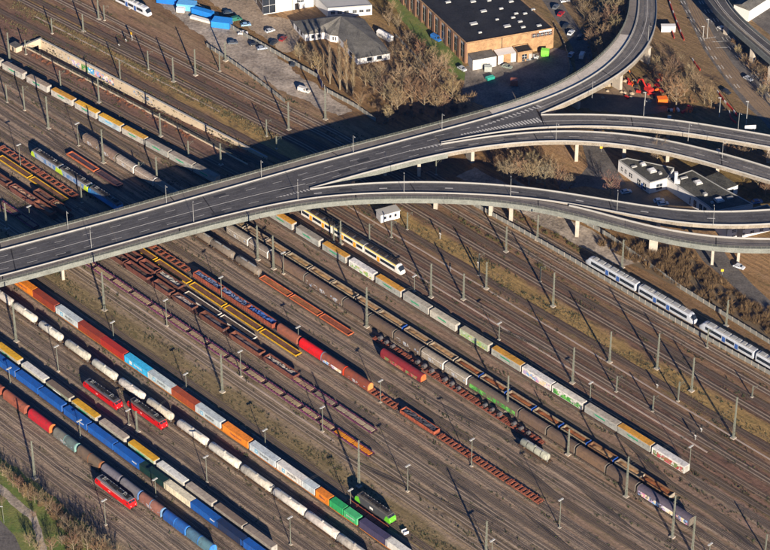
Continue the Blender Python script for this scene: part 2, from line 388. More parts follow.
def marks(mb, pts, wid, z, m='line'):
    n = len(pts); vs = []
    for i, p in enumerate(pts):
        d = pts[min(i+1, n-1)]-pts[max(i-1, 0)]; d.z = 0; d.normalize(); s = Vector((-d.y, d.x, 0))*wid/2
        vs += [p+s+Vector((0,0,z)), p-s+Vector((0,0,z))]
    mb.add(vs, [(2*i, 2*i+1, 2*i+3, 2*i+2) for i in range(n-1)], m); return mb

# ------------------------------------------------------------------ ground cover, roads, lots
def uvp(u, v): return UV(u, v)
sheet('park_lawn', [(-60,462),(0,456),(22,472),(47,493),(76,517),(110,549),(145,590),(-60,600)], .012, 'grass', jag=1.0)
sheet('park_path', [(-12,470),(0,484),(12,494),(36,513),(42,530),(49,560),(42,560),(36,535),(30,520),(8,501),(-12,485)], .02, 'gravel', jag=0.4)
sheet('park_road', [(-20,502),(0,520),(15,536),(24,556),(0,565),(-30,540)], .02, 'oldasphalt')
sheet('gravel_yard', [(150,-6),(172,-6),(210,9),(236,27),(258,43),(281,60),(300,75),(322,90),(352,112),(338,116),(312,104),(286,92),(262,80),(240,66),(218,50),(196,32),(172,14)], .012, 'gravel', jag=1.1)
sheet('tan_car_park', [(196,-12),(262,-12),(268,16),(300,22),(300,50),(282,52),(262,36),(238,18),(214,4)], .012, 'tanlot', jag=1.2)
sheet('works_yard', [(466,66),(500,62),(556,48),(568,52),(573,70),(556,88),(520,102),(488,108),(462,98)], .016, 'yardconcrete', jag=0.3)
sheet('hall_lawn', [(384,-6),(397,-6),(420,18),(442,40),(462,62),(470,80),(458,80),(436,58),(410,30)], .012, 'grass', jag=0.6)
sheet('works_lane', [(538,-6),(556,-6),(576,24),(590,46),(596,70),(588,84),(576,70),(573,48),(560,26)], .014, 'oldasphalt')
sheet('gravel_lane', [uvp(-30,66),uvp(-30,76),uvp(20,77),uvp(60,77),uvp(56,68),uvp(30,66)], .012, 'gravel', True, jag=0.7)
sheet('access_road', [(582,144),(600,143),(612,162),(626,184),(604,190),(584,186),(560,190),(556,178),(580,176),(588,166)], .014, 'oldasphalt')
sheet('slip_road', [(690,243),(716,238),(728,258),(752,284),(778,308),(778,322),(748,300),(722,276),(704,262)], .014, 'oldasphalt')
sheet('site_soil', [(575,108),(596,92),(628,82),(660,96),(672,112),(640,114),(600,112)], .012, 'dirt', jag=1.4)
sheet('building_forecourt', [(612,186),(640,178),(662,196),(700,206),(690,214),(650,208),(618,200)], .012, 'dirt', jag=0.6)
sheet('station_plaza', [(722,-10),(800,-10),(800,40),(776,40),(744,14)], .012, 'oldasphalt')
road = sheet('main_road', [(674,-10),(704,-10),(716,8),(736,38),(756,64),(785,98),(785,150),(764,122),(744,104),(722,76),(704,50),(690,22)], .02, 'oldasphalt')
med = sheet('tram_bed', [(681,-10),(690,-10),(702,14),(716,40),(730,60),(752,88),(785,122),(785,136),(756,110),(730,82),(712,58),(700,34)], .026, 'dirt', jag=0.2)
mb = MB()
for a in ([(693,-8),(706,12),(722,38),(742,64),(780,108)], [(698,-8),(711,10),(728,36),(748,62),(782,102)], [(676,-8),(690,18),(702,42),(718,66),(742,94)], [(679,-8),(693,18),(706,44),(722,67),(746,95)], [(702,-8),(714,9),(732,36),(752,62),(784,98)], [(695.5,-8),(708.5,11),(725,37),(745,63),(781,105)]):
    dashes(mb, line_px(a, 0.02, 3), 3, 5, .3, .012)
for a in ([(704,39),(716,37)], [(712,42),(729,41)], [(716,48),(729,47.5)]): marks(mb, line_px(a, .02, 1, 0), .45, .013)
ob('lane_markings', mb.mesh('road_marks'), road, kind='stuff')
mb = MB()
for a in ([(684,-8),(697,20),(708,42),(722,62),(746,90),(780,124)], [(688,-8),(701,18),(713,41),(727,60),(750,87),(782,118)]):
    L = line_px(a, .03, 3)
    for s in (-.72, .72):
        q = [p+V*s for p in L]; sweep(mb, q, .16, 0, .08, 'rail')
ob('tram_rails', mb.mesh('tram_rails'), med, color=(.2,.15,.11))

# ------------------------------------------------------------------ tracks
YARD = '#827363'; MAIN = '#604c3e'
TRACKS = [(-161.5,YARD),(-156.5,YARD),(-151.6,YARD),(-146.8,YARD),(-141.8,YARD),(-137,YARD),(-132.7,YARD),(-127.2,YARD),(-122.3,YARD),(-117.9,YARD),(-113.4,YARD),(-108.3,YARD),
 (-103.2,YARD),(-98.6,YARD),(-94.6,'#75664c'),(-82.7,'#85745d'),(-76.2,'#7d6d57'),(-71.5,YARD),(-67,YARD),(-62.2,YARD),(-57,YARD),(-52.2,YARD),(-45.6,'#726351'),(-40.5,YARD),
 (-35.3,YARD),(-30,'#726351'),(-24.7,YARD),(-19.4,YARD),(-13.8,'#6f604d'),(-6,YARD),(-.8,'#685643'),(4.6,MAIN),(11.8,MAIN),(16.6,MAIN),(25.2,MAIN),(37.6,MAIN),(42.2,MAIN),(48.6,'#6a5240'),(53.4,'#6e5946'),(60.2,'#6f5c48')]
def visible_range(v):
    us = [u for u in range(-330, 260, 4) if -25 < PX(UV(u, v))[0] < 795 and -25 < PX(UV(u, v))[1] < 575]
    return (min(us)-8, max(us)+8) if us else None
TRANGE = {}
for v, h in TRACKS:
    r = visible_range(v)
    if not r: continue
    u0, u1 = r
    if v == 16.6: u0 = TR_U1
    if v == 11.8: u0 = -70
    if v in (60.2,): u0 = max(u0, -40)
    TRANGE[v] = (u0, u1)
    t = bpy.data.objects.new('railway_track', None); COL.objects.link(t); t['kind'] = 'structure'
    us = [u0+(u1-u0)*i/60 for i in range(61)] if u0 < -85 and v > -16 else [u0, u1]
    line = [UV(u, v) for u in us]
    mb = MB(); zo = random.uniform(0, .006)
    n = len(line)
    nn = int((u1-u0)/4); L2 = [UV(u0+(u1-u0)*i/nn, v) for i in range(nn+1)]
    vs = []
    for p in L2:
        a = random.uniform(1.3, 1.75); b = random.uniform(1.3, 1.75)
        vs += [p+V*(a+.5)+Vector((0,0,.004+zo)), p+V*a+Vector((0,0,.13)), p-V*b+Vector((0,0,.13)), p-V*(b+.5)+Vector((0,0,.004+zo))]
    mb.add(vs, [f for i in range(nn) for f in ((4*i+1,4*i,4*i+4,4*i+5),(4*i+2,4*i+1,4*i+5,4*i+6),(4*i+3,4*i+2,4*i+6,4*i+7))], 'ballast')
    c = lin(h); k = random.uniform(.8, 1.15); rc = random.choice([(.10,.072,.055),(.12,.088,.066),(.14,.105,.078),(.18,.135,.10),(.24,.18,.135)]) if v < 4 else random.choice([(.12,.085,.06),(.2,.145,.1),(.26,.2,.15)])
    if v in (-82.7,-76.2,48.6,53.4,-151.6,-156.5,-67): rc = (.30,.235,.175)
    ob('ballast_bed', mb.mesh('ballast_bed'), t, color=tuple(q*k for q in c))
    for s in (-.7525, .7525):
        r_ = MB(); sweep(r_, [p+V*s for p in line], .15, .15, RZ, 'rail'); ob('rail', r_.mesh('rail'), t, color=rc)
        if sum(rc) > .23:
            r_ = MB(); marks(r_, [p+V*s for p in line], .62, .172, 'stain'); ob('rust_stain', r_.mesh('rust_stain'), t, color=tuple(q*1.0 for q in rc))
    sv = []; sf = []; k = 0; u = u0
    while u < u1:
        p = UV(u, v); a = rot_at(u, v) if (u < -85 and v > -16) else TA
        d = Vector((math.cos(a), math.sin(a), 0))*.13; e = Vector((-math.sin(a), math.cos(a), 0))*1.3
        for z in (.12, .165): sv += [p-d-e+Vector((0,0,z)), p+d-e+Vector((0,0,z)), p+d+e+Vector((0,0,z)), p-d+e+Vector((0,0,z))]
        sf += [(k+4,k+5,k+6,k+7),(k,k+1,k+5,k+4),(k+1,k+2,k+6,k+5),(k+3,k,k+4,k+7)]; k += 8; u += .63
    me = bpy.data.meshes.new('sleepers'); me.from_pydata(sv, [], sf); me.materials.append(MATS['sleeper']); ob('sleepers', me, t, kind='stuff')

# turnouts: a diverging pair of rails between neighbouring tracks
def turnout(v0, v1, u0, du=42):
    pts = []
    for i in range(13):
        t = i/12; s = t*t*(3-2*t); pts.append(UV(u0+du*t, v0+(v1-v0)*s))
    t = bpy.data.objects.new('railway_track', None); COL.objects.link(t); t['kind'] = 'structure'
    for s in (-.75, .75):
        r_ = MB(); sweep(r_, [p+V*s for p in pts], .15, .16, RZ+.006, 'rail'); ob('rail', r_.mesh('rail'), t, color=(.13,.1,.07))
    mb = MB()
    for i in range(60):
        q = resample(pts, n=61)[i]; mb.beam(q-V*1.3+Vector((0,0,.145)), q+V*1.3+Vector((0,0,.145)), .26, .05, 'sleeper')
    ob('sleepers', mb.mesh('sleepers'), t, kind='stuff')
for a in ((-35.3,-40.5,125),(-40.5,-45.6,95),(-52.2,-57,150),(-13.8,-19.4,165),(-71.5,-67,100),(-82.7,-76.2,66),(48.6,53.4,60),(42.2,37.6,88),(4.6,11.8,40),(-127.2,-132.7,88),(-57,-62.2,118),(-62.2,-67,85),(37.6,42.2,-215),(-.8,4.6,-190),(-30,-35.3,-175),(-122.3,-127.2,30),(-76.2,-71.5,95),(-45.6,-52.2,60),(-19.4,-13.8,120),(-103.2,-98.6,-60),(53.4,48.6,-10),(-40.5,-35.3,60),(-67,-71.5,40),(-151.6,-156.5,60),(-6,-13.8,118),(-.8,-6,-150),(16.6,11.8,120),(-94.6,-98.6,30),(-156.5,-151.6,5)): turnout(*a)

# pale cable troughs of concrete slabs beside the tracks
for v, u0, u1 in ((8.4,-70,150),(20.9,-45,190),(-79.4,-95,60),(32.6,-245,-130)):
    mb = MB(); sweep(mb, [UV(u0+(u1-u0)*i/60, v+.06*math.sin(i*.7)) for i in range(61)], .62, 0, .14, 'trough')
    o = ob('cable_trough', mb.mesh('cable_trough'), kind='structure')

# ------------------------------------------------------------------ the cutting with its graffiti wall
mat('retain', (.50,.41,.29), rough=.9, var=.15, scale=.15, fine=2, dirt=.4, dirtcol=(.30,.24,.16))
N = 36; us = [TR_U0+(TR_U1-TR_U0)*i/N for i in range(N+1)]
fl = MB()
for i in range(N):
    a, b = us[i], us[i+1]; da, db = -depth_at(a), -depth_at(b)
    fl.add([UV(a,TR_V0,da), UV(b,TR_V0,db), UV(b,TR_V1,db), UV(a,TR_V1,da)], [(0,1,2,3)], 'ground')
cut = ob('cutting_floor', fl.mesh('cutting_floor'), kind='structure')
for s in (-.7525, .7525):
    r_ = MB()
    vs = []
    for u in us: vs += [UV(u,TR_C+s-.07,-depth_at(u)+.02), UV(u,TR_C+s+.07,-depth_at(u)+.02), UV(u,TR_C+s+.07,-depth_at(u)+RZ), UV(u,TR_C+s-.07,-depth_at(u)+RZ)]
    r_.add(vs, [f for i in range(N) for f in ((4*i+3,4*i+7,4*i+6,4*i+2),(4*i,4*i+4,4*i+7,4*i+3),(4*i+1,4*i+2,4*i+6,4*i+5))], 'rail'); ob('rail', r_.mesh('rail'), cut, color=(.12,.09,.07))
sl_ = MB(); u = TR_U0
while u < TR_U1:
    z = -depth_at(u)+.1; sl_.beam(UV(u,TR_C-1.3,z), UV(u,TR_C+1.3,z), .26, .14, 'sleeper'); u += .63
ob('sleepers', sl_.mesh('sleepers'), cut, kind='stuff')
rw = thing('retaining_wall', 'long beige concrete wall covered with graffiti in the cutting beyond the bridge', 'wall')
def wall_seg(a, b, v0, v1, top, m):
    k = MB(); n = 6; q = [a+(b-a)*i/n for i in range(n+1)]
    vs = []
    for u in q: vs += [UV(u,v0,-depth_at(u)-.3), UV(u,v0,top), UV(u,v1,top), UV(u,v1,-depth_at(u)-.3)]
    fs = []
    for i in range(n):
        c = 4*i; d = c+4; fs += [(c,d,d+1,c+1),(c+1,d+1,d+2,c+2),(c+2,d+2,d+3,c+3)]
    fs += [(0,1,2,3),(4*n+3,4*n+2,4*n+1,4*n)]
    return k.add(vs, fs, m)
P = (TR_U1-6-TR_U0)/14
for i in range(14):
    a = TR_U0+P*i; ob('wall_panel', wall_seg(a+.03, a+P-.03, TR_V1-.25, TR_V1+.35, .8, 'retain').mesh('wall_panel'), rw)
    ob('coping', wall_seg(a+.03, a+P-.03, TR_V1-.3, TR_V1+.4, .8, 'barrier').mesh('coping') if False else MB().add(
        [UV(a+.03,TR_V1-.32,.8),UV(a+P-.03,TR_V1-.32,.8),UV(a+P-.03,TR_V1+.42,.8),UV(a+.03,TR_V1+.42,.8),UV(a+.03,TR_V1-.32,.95),UV(a+P-.03,TR_V1-.32,.95),UV(a+P-.03,TR_V1+.42,.95),UV(a+.03,TR_V1+.42,.95)],
        [(4,5,6,7),(0,1,5,4),(1,2,6,5),(2,3,7,6),(3,0,4,7)], 'barrier').mesh('coping'), rw)
for (x0, x1, lo, hi, m) in ((-217,-206,-3.2,-.6,'graf_white'),(-206,-200.5,-3.4,-1.0,'graf_mix'),(-200,-196,-3.6,-.7,'graf_green'),(-196,-192,-3.3,-.6,'graf_blue'),(-191.5,-180,-3.2,-.4,'graf_mix'),(-168,-155,-2.2,-.3,'graf_white')):
    if m == 'graf_blue' and m not in MATS: graffiti_material('graf_blue', ['#4fa0d0','#3d86c0','#d0dde0'], 6, .38)
    g = MB(); n = 8
    for i in range(n):
        a = x0+(x1-x0)*i/n; b = x0+(x1-x0)*(i+1)/n
        g.add([UV(a,TR_V1-.262,lo),UV(b,TR_V1-.262,lo),UV(b,TR_V1-.262,hi),UV(a,TR_V1-.262,hi)], [(0,1,2,3)], m)
    ob('graffiti', g.mesh('graffiti'), rw)
nw = thing('cutting_wall', 'shaded near wall of the railway cutting facing the graffiti wall', 'wall')
ob('wall_panel', wall_seg(TR_U0, TR_U1-8, TR_V0-.35, TR_V0+.1, .45, 'retain').mesh('wall_panel'), nw)
for i in range(28):
    u = TR_U0+2+i*4.7; ob('rail_post', MB().beam(UV(u,TR_V0-.1,.45), UV(u,TR_V0-.1,1.5), .08, .08, 'mast').mesh('rail_post'), nw)
k = MB(); k.beam(UV(TR_U0+2,TR_V0-.1,1.5), UV(TR_U0+129,TR_V0-.1,1.5), .07, .07, 'mast'); k.beam(UV(TR_U0+2,TR_V0-.1,1.0), UV(TR_U0+129,TR_V0-.1,1.0), .05, .05, 'mast'); ob('handrail', k.mesh('handrail'), nw)
pw = thing('tunnel_portal', 'pale concrete tunnel portal at the deep end of the cutting', 'portal')
k = MB(); a = UV(TR_U0,TR_V0-1.2); b = UV(TR_U0,TR_V1+.6); q = UV(TR_U0+.0,TR_V0+1.2); r = UV(TR_U0,TR_V1-1.4)
def up(p, z): return p+Vector((0,0,z))
k.add([up(a,-7.3),up(q,-7.3),up(q,1.0),up(a,1.0)],[(0,1,2,3)],'retain'); k.add([up(r,-7.3),up(b,-7.3),up(b,1.0),up(r,1.0)],[(0,1,2,3)],'retain')
k.add([up(q,-1.6),up(r,-1.6),up(r,1.0),up(q,1.0)],[(0,1,2,3)],'retain')
e = -U*1.0; k.add([up(a,1.0),up(b,1.0),up(b+e,1.0),up(a+e,1.0),up(b+e,0),up(a+e,0)],[(0,1,2,3),(3,2,4,5)],'barrier')
ob('portal_wall', k.mesh('portal_wall'), pw)
k = MB(); e = -U*14; k.add([up(q,-7.2),up(r,-7.2),up(r,-1.6),up(q,-1.6),up(q+e,-7.2),up(r+e,-7.2),up(r+e,-1.6),up(q+e,-1.6)],[(0,1,5,4),(1,2,6,5),(2,3,7,6),(3,0,4,7),(4,5,6,7)],'dark'); ob('tunnel_lining', k.mesh('tunnel_lining'), pw)
hut = W(16,50); bt = thing('lineside_hut', 'small pale flat lineside hut beside the tunnel portal', 'hut', None, hut, TA)
ob('wall', MB().box(-2.2,2.2,-1.5,1.5,0,2.4,'retain').mesh('wall'), bt); ob('roof', MB().box(-2.4,2.4,-1.7,1.7,2.4,2.6,'roofgrey').mesh('roof'), bt); ob('door', MB().box(-.5,.5,-1.56,-1.5,0,2,'dark').mesh('door'), bt)

# ================================================================== THE ROAD VIADUCTS
ZD = 10.0
FB = [(-90,274),(0,250.7),(50,237.5),(100,224.3),(150,210.5),(200,196.3),(250,182.5),(311,164.8),(354,154),(390,144),(440,131),(480,120.6),(510,111.8),(540,102),(570,90),(602,72.5),(619,56.5),(633,36),(638.5,18),(639,0),(637,-25),(630,-60)]
FO = [(-90,266),(0,242.5),(100,216),(200,188),(250,174.5),(300,160.5),(343,148.2),(390,136.7),(430,126),(461,117.8),(510,104.5),(543,92),(570,79.3),(595,63),(612.5,45.5),(625.3,28.5),(630,12),(630.5,0),(629,-25),(622,-60)]
NB = [(-90,300),(0,276.5),(50,263.5),(100,249.7),(150,235.8),(200,222),(250,209.8),(300,199),(345,194.3),(390,192.8),(430,193),(479,194.3),(530,198),(570,203.5),(600,209.3),(630,215),(659,220.8),(694,225.4),(735,226.6),(770,225),(810,221)]
NO = [(-90,306.5),(0,282.8),(50,270),(100,255.8),(150,242),(200,228.2),(250,216),(300,205),(345,200.4),(390,198.7),(430,198.8),(479,200.2),(530,205.6),(570,214.5),(600,222.3),(630,230.6),(657,238.4),(690,245),(712,248.2),(740,250),(770,250),(810,248)]
BF = [(530,198.8),(570,204.8),(600,213.6),(630,222.4),(660,230),(699,236.6),(740,240),(770,240.5),(810,239)]
UN = [(541,114),(573.6,100),(606.4,83.2),(624,73),(645.5,52.7),(655.5,32.7),(658,16.4),(657,0),(653,-25),(645,-60)]
M1F = [(541,115.2),(570,114.6),(600,114.2),(630,116.2),(660,118.4),(692,122.5),(721,127.6),(770,136),(810,143)]
M1N = [(441,143),(460,139),(489,133),(530,128),(545,127),(570,126.2),(600,126),(630,127.2),(665,130.3),(692,134.2),(722,138.8),(770,147.5),(810,155)]
M2F = [(441,144.6),(490,136.4),(532,131.8),(563,130.6),(600,132),(630,134.4),(656,137.8),(690,145.8),(721,153),(755,163),(770,168),(810,181)]
M2N = [(310,189),(345,178.7),(390,166.6),(403,163),(441,154),(480,147),(510,143.3),(530,141.4),(570,140.2),(600,142.3),(630,145.4),(655,149.4),(685,155.7),(715,164.8),(747,174),(770,181),(810,194)]
AF = [(310,189.6),(345,184.5),(390,182.3),(430,182),(470,183),(510,185.6),(550,190.6),(590,197.3),(630,204),(665,210),(700,213),(735,212.7),(770,210.6),(810,207)]
LN = {k: line_px(p, ZD) for k, p in dict(FB=FB,FO=FO,NB=NB,NO=NO,BF=BF,UN=UN,M1F=M1F,M1N=M1N,M2F=M2F,M2N=M2N,AF=AF).items()}
def lift(L, dz): return [p+Vector((0,0,dz)) for p in L]
def cutm(k, x0=None, x1=None): return clip_px(LN[k], x0, x1)
def fb_part(x0, x1):      # the far barrier turns back on itself at the top: only its part below is cut
    L = LN['FB']; k = next(i for i, p in enumerate(L) if PX(p)[1] < 60); lo, hi = L[:k], L[k:]
    return clip_px(lo, x0, x1) + (hi if x1 is None else [])
def deck(name, label, A, B, thick, top, sidem, lanes, cat='bridge', grp='road viaducts over the yard'):
    t = thing(name, label, cat, grp); mb = MB(); a, b = ribbon(mb, A, B, thick, top, sidem); d = ob('deck', mb.mesh('deck'), t)
    if lanes:
        mk = MB()
        for f, on, off, wd in lanes:
            L = across(a, b, f)
            if off: dashes(mk, L, on, off, wd, .012)
            else: marks(mk, L, wd, .012)
        ob('lane_markings', mk.mesh('lane_markings'), d, kind='stuff')
    if lanes:
        nl = max(2, round((a[0]-b[0]).length/4.0)); wr = MB()
        for i in range(nl):
            for o_ in (-.22, .22): dashes(wr, across(a, b, (i+.5+o_)/nl), 9, 2, .55, .005, 'tyrewear', random.randrange(6))
        ob('tyre_tracks', wr.mesh('tyre_tracks'), d, kind='stuff'); rr = random.Random(len(a)); tp = MB()
        for _ in range(len(a)//6):
            i = rr.randrange(1, len(a)-2); f = rr.uniform(.1,.85); wdt = rr.uniform(.04,.16); q0 = [a[i].lerp(b[i], f), a[i].lerp(b[i], f+wdt), a[i+1].lerp(b[i+1], f+wdt), a[i+1].lerp(b[i+1], f)]
            tp.add([p+Vector((0,0,.0085)) for p in q0], [(0,1,2,3)], 'tarpatch')
        if tp.v: ob('repair_patches', tp.mesh('repair_patches'), d, kind='stuff')
    RA = resample(a, 32.0); n = len(RA); RB = resample(b, n=n)
    for i in range(1, n-1): ob('expansion_joint', marks(MB(), [RA[i].lerp(RB[i], .02), RA[i].lerp(RB[i], .98)], .4, .008, 'dark' if i % 2 else 'oldasphalt').mesh('expansion_joint'), d)
    return t
def barrier(t, L, name='barrier', wid=.22, h=.55, m='barrier', base=-.05):
    for i in range(0, len(L)-1, 8):
        seg = L[i:i+9]
        if len(seg) > 1:
            seg = [p.copy() for p in seg]; d = (seg[-1]-seg[-2]).normalized(); seg[-1] -= d*.06
            k = MB(); sweep(k, seg, wid, base, h, m); ob(name, k.mesh(name), t)
def railing(t, L, off=0.0):
    k = MB(); L = [p.copy() for p in L]
    for z in (.45, .8, 1.12): sweep(k, lift(L, z), .07, 0, .06, 'mast')
    R = resample(L, 2.0)
    for p in R: k.beam(p, p+Vector((0,0,1.12)), .07, .07, 'mast')
    k2 = MB(); sweep(k2, L, .3, -.02, .28, 'fascia'); ob('edge_kerb', k2.mesh('edge_kerb'), t); ob('railing', k.mesh('railing'), t)
G = lambda k, x0=None, x1=None: cutm(k, x0, x1)
main = deck('road_viaduct', 'wide four lane road viaduct crossing the whole rail yard', fb_part(None, 293), G('NB', None, 318), 2.2, 'asphalt', 'fascia', [(.25,4,7,.2),(.75,4,7,.2),(.5,1,0,.3),(.03,1,0,.18),(.97,1,0,.18)])
mid = deck('road_viaduct', 'viaduct carriageway beyond the fork where the lower curved slip road leaves', fb_part(293, 432), G('M2N', 310, 448), 2.2, 'asphalt', 'fascia', [(.28,4,7,.2),(.53,1,0,.3),(.78,4,7,.2),(.03,1,0,.18),(.97,1,0,.18)])
cu = deck('road_viaduct', 'viaduct carriageway with white hatching at the upper fork', fb_part(432, 533), G('M1N', 441, 545), 2.0, 'asphalt', 'fascia2', [(.33,4,7,.2),(.04,1,0,.18),(.96,1,0,.18)])
um = deck('road_viaduct', 'curved viaduct sweeping past the brick hall to the top edge', fb_part(533, None), LN['UN'], 2.0, 'rampasphalt', 'fascia2', [(.5,1,0,.2),(.05,1,0,.18),(.95,1,0,.18)])
m1 = deck('ramp_viaduct', 'upper slip road viaduct heading past the digging site', LN['M1F'], G('M1N', 545), 1.5, 'rampasphalt', 'fascia2', [(.5,1,0,.25),(.05,1,0,.18),(.95,1,0,.18)])
m2 = deck('ramp_viaduct', 'middle slip road viaduct passing behind the white flat roofed building', LN['M2F'], G('M2N', 448), 1.5, 'rampasphalt', 'fascia2', [(.5,4,6,.2),(.05,1,0,.18),(.95,1,0,.18)])
aa = deck('ramp_viaduct', 'lower curved slip road viaduct in front of the white flat roofed building', LN['AF'], G('NB', 318), 1.5, 'asphalt', 'fascia2', [(.05,1,0,.18),(.95,1,0,.18),(.5,3,22,.5)])
fw = deck('footway_viaduct', 'pale footway on the far side of the main road viaduct', LN['FO'], LN['FB'], 1.9, 'walkway', 'fascia', None)
bn = deck('footway_viaduct', 'narrow footway viaduct curving in front of the lower slip road', clip_px(LN['NB'], None, 530)+LN['BF'][1:], LN['NO'], 1.9, 'walkway', 'fascia', None)
barrier(main, fb_part(None, 293)); barrier(mid, fb_part(293, 432)); barrier(cu, fb_part(432, 533)); barrier(um, fb_part(533, None))
barrier(main, G('NB', None, 318)); barrier(aa, G('NB', 318)); barrier(aa, LN['AF']); barrier(mid, G('M2N', 310, 448)); barrier(m2, G('M2N', 448)); barrier(m2, LN['M2F'])
barrier(cu, G('M1N', 441, 545)); barrier(m1, G('M1N', 545)); barrier(m1, LN['M1F']); barrier(um, LN['UN']); barrier(bn, LN['BF'][3:], h=.75)
railing(fw, LN['FO']); railing(bn, LN['NO'])
# the light paved strip of the curve and the hatching at the forks
k = MB(); L1 = [p for p in LN['FO'] if PX(p)[0] > 480 and PX(p)[1] > 34]; L2 = [p for p in LN['FB'] if PX(p)[0] > 486 and PX(p)[1] > 34]
n = min(len(L1), len(L2)); A_, B_ = resample(L1, n=n), resample(L2, n=n)
vs = []
for a, b in zip(A_, B_): vs += [a.lerp(b, .08)+Vector((0,0,.012)), a.lerp(b, .94)+Vector((0,0,.012))]
k.add(vs, [(2*i+1, 2*i+3, 2*i+2, 2*i) for i in range(n-1)], 'lightway'); ob('paving', k.mesh('paving'), fw)
k = MB()
for (x0, y0, x1, y1, w0, w1, nn) in ((478,127.5,539,106.5,.5,2.2,16), (462,134.5,539,120,.4,3.6,26)):
    for i in range(nn):
        t = i/(nn-1); p = W(x0+(x1-x0)*t, y0+(y1-y0)*t, ZD); wd = w0+(w1-w0)*t
        d = (W(x1,y1,ZD)-W(x0,y0,ZD)).normalized(); s = Vector((-d.y, d.x, 0)); marks(k, [p+s*wd/2-d*.4, p-s*wd/2+d*.4], .7, .014)
ob('hatching', k.mesh('hatching'), cu, kind='stuff')
k = MB()
for (x0, y0, x1, y1, w0, w1, nn) in ((281,196.5,308,190,.3,1.4,9), (410,150.8,440,145,.3,1.3,9)):
    for i in range(nn):
        t = i/(nn-1); p = W(x0+(x1-x0)*t, y0+(y1-y0)*t, ZD); wd = w0+(w1-w0)*t
        d = (W(x1,y1,ZD)-W(x0,y0,ZD)).normalized(); s = Vector((-d.y, d.x, 0)); marks(k, [p+s*wd/2-d*.3, p-s*wd/2+d*.3], .55, .014)
ob('hatching', k.mesh('hatching'), main, kind='stuff')
def pier(t, px, py, zt, wx=1.3, wy=2.4, ang=0.4, head=True):
    p = W(px, py); k = MB(); c, s = math.cos(ang), math.sin(ang)
    def rect(hx, hy, z): return [p+Vector((x*hx*c-y*hy*s, x*hx*s+y*hy*c, z)) for x, y in ((-1,-1),(1,-1),(1,1),(-1,1))]
    a = rect(wx/2, wy/2, 0)+rect(wx/2, wy/2, zt-.9)+rect(wx/2*1.15, wy/2*1.25, zt)
    k.add(a, [(0,1,5,4),(1,2,6,5),(2,3,7,6),(3,0,4,7),(4,5,9,8),(5,6,10,9),(6,7,11,10),(7,4,8,11),(8,9,10,11)], 'concrete'); ob('pier', k.mesh('pier'), t)
for px, py, wx, wy in ((63,279,1.0,1.6),(70,266,1,1.6),(112,254,1,1.6),(152,243,1,1.6),(190,233,1,1.6),(230,221,1,1.6),(24,280,1,1.6),(268,210,1,1.6)): pier(main, px, py, 7.9, wx, wy)
for px, py in ((318,192),(352,183),(384,174)): pier(mid, px, py, 7.9, 1.2, 3)
pier(cu, 470, 160, 8.1, 1.4, 5); pier(cu, 505, 146, 8.1, 1.4, 5)
for px, py in ((419,174.5),(576,159.5),(623.6,156.5),(667,160.5),(717,170)): pier(m2, px, py, 8.6, 1.3, 3.2, .0)
for px, py in ((600,136),(668,136),(724,149),(768,161)): pier(m1, px, py, 8.6, 1.3, 3.0, -.1)
for px, py in ((575,107),(617,88),(645,62)): pier(um, px, py, 8.1, 1.4, 4.5, .7)
for px, py in ((436,207),(491,213.5),(560,215),(598,222),(658,231),(740,239)): pier(aa, px, py, 8.6, 1.5, 3.4, -.15)
for px, py, wx, wy in ((511,220.5,1.4,2),(577,235.5,1.4,2),(653,251.5,3.2,2.2),(712,264,1.0,1.2),(738,262,1.0,1.2)): pier(bn, px, py, 8.2, wx, wy, -.15)
# another viaduct crosses the road at the top corner
k = MB(); A_ = line_px([(721,-14),(722,0),(735,14),(752,30),(770,44.5),(800,66)], 9); B_ = line_px([(698,-14),(705,0),(719,17.5),(733,29),(752,45),(770,61),(800,86)], 9)
fv = thing('road_viaduct', 'grey two lane viaduct above the tram road at the corner', 'bridge', 'road viaducts over the yard')
a, b = ribbon(k, A_, B_, 1.9, 'asphalt', 'fascia'); d = ob('deck', k.mesh('deck'), fv)
mk = MB(); marks(mk, across(a,b,.5), .25, .012); marks(mk, across(a,b,.08), .2, .012); marks(mk, across(a,b,.92), .2, .012); ob('lane_markings', mk.mesh('lane_markings'), d, kind='stuff')
for L in (a, b): barrier(fv, L, m='fascia', h=1.0, wid=.35)
barrier(fv, across(a,b,.66), m='concrete', h=.6, wid=.3, base=0)
for px, py in ((726,34),(752,62),(770,82)): pier(fv, px, py, 7, 1.5, 2, .8)
# ================================================================== ROLLING STOCK (x along the track, -y the sunlit side, z=0 top of rail)
def m_bogie():
    k = MB()
    for y in (-1.0, 1.0): k.box(-1.35,1.35,y-.08,y+.08,.36,.66,'chassis'); k.box(-.35,.35,y-.12,y+.12,.2,.4,'chassis')
    k.box(-.2,.2,-1,1,.5,.8,'chassis')
    for x in (-.9, .9):
        for y in (-.75, .75): k.cyl((x,y-.07,.46),(x,y+.07,.46),.46,.46,12,'chassis')
        k.beam((x,-.7,.46),(x,.7,.46),.14,.14,'chassis')
    return k.mesh('bogie')
def bogies(t, xs):
    for x in xs: ob('bogie', cached('bogie', m_bogie), t, (x, 0, 0))
def m_frame(L, wd, z0, z1, m):
    k = MB(); h = L/2
    k.box(-h,h,-wd/2,wd/2,z1-.14,z1,m); k.box(-h,h,-.35,.35,z0,z1-.14,'chassis')
    for y in (-wd/2+.06, wd/2-.06): k.side([(-h,z1-.14),(-h+.2,z0+.12),(-h*.35,z0-.05),(h*.35,z0-.05),(h-.2,z0+.12),(h,z1-.14)], y-.05, y+.05, m)
    for s in (-1, 1):
        for y in (-.87, .87): k.cyl((s*h,y,1.03),(s*(h+.5),y,1.03),.1,.1,6,'chassis'); k.cyl((s*(h+.44),y,1.03),(s*(h+.5),y,1.03),.23,.23,8,'chassis')
    return k.mesh('underframe')
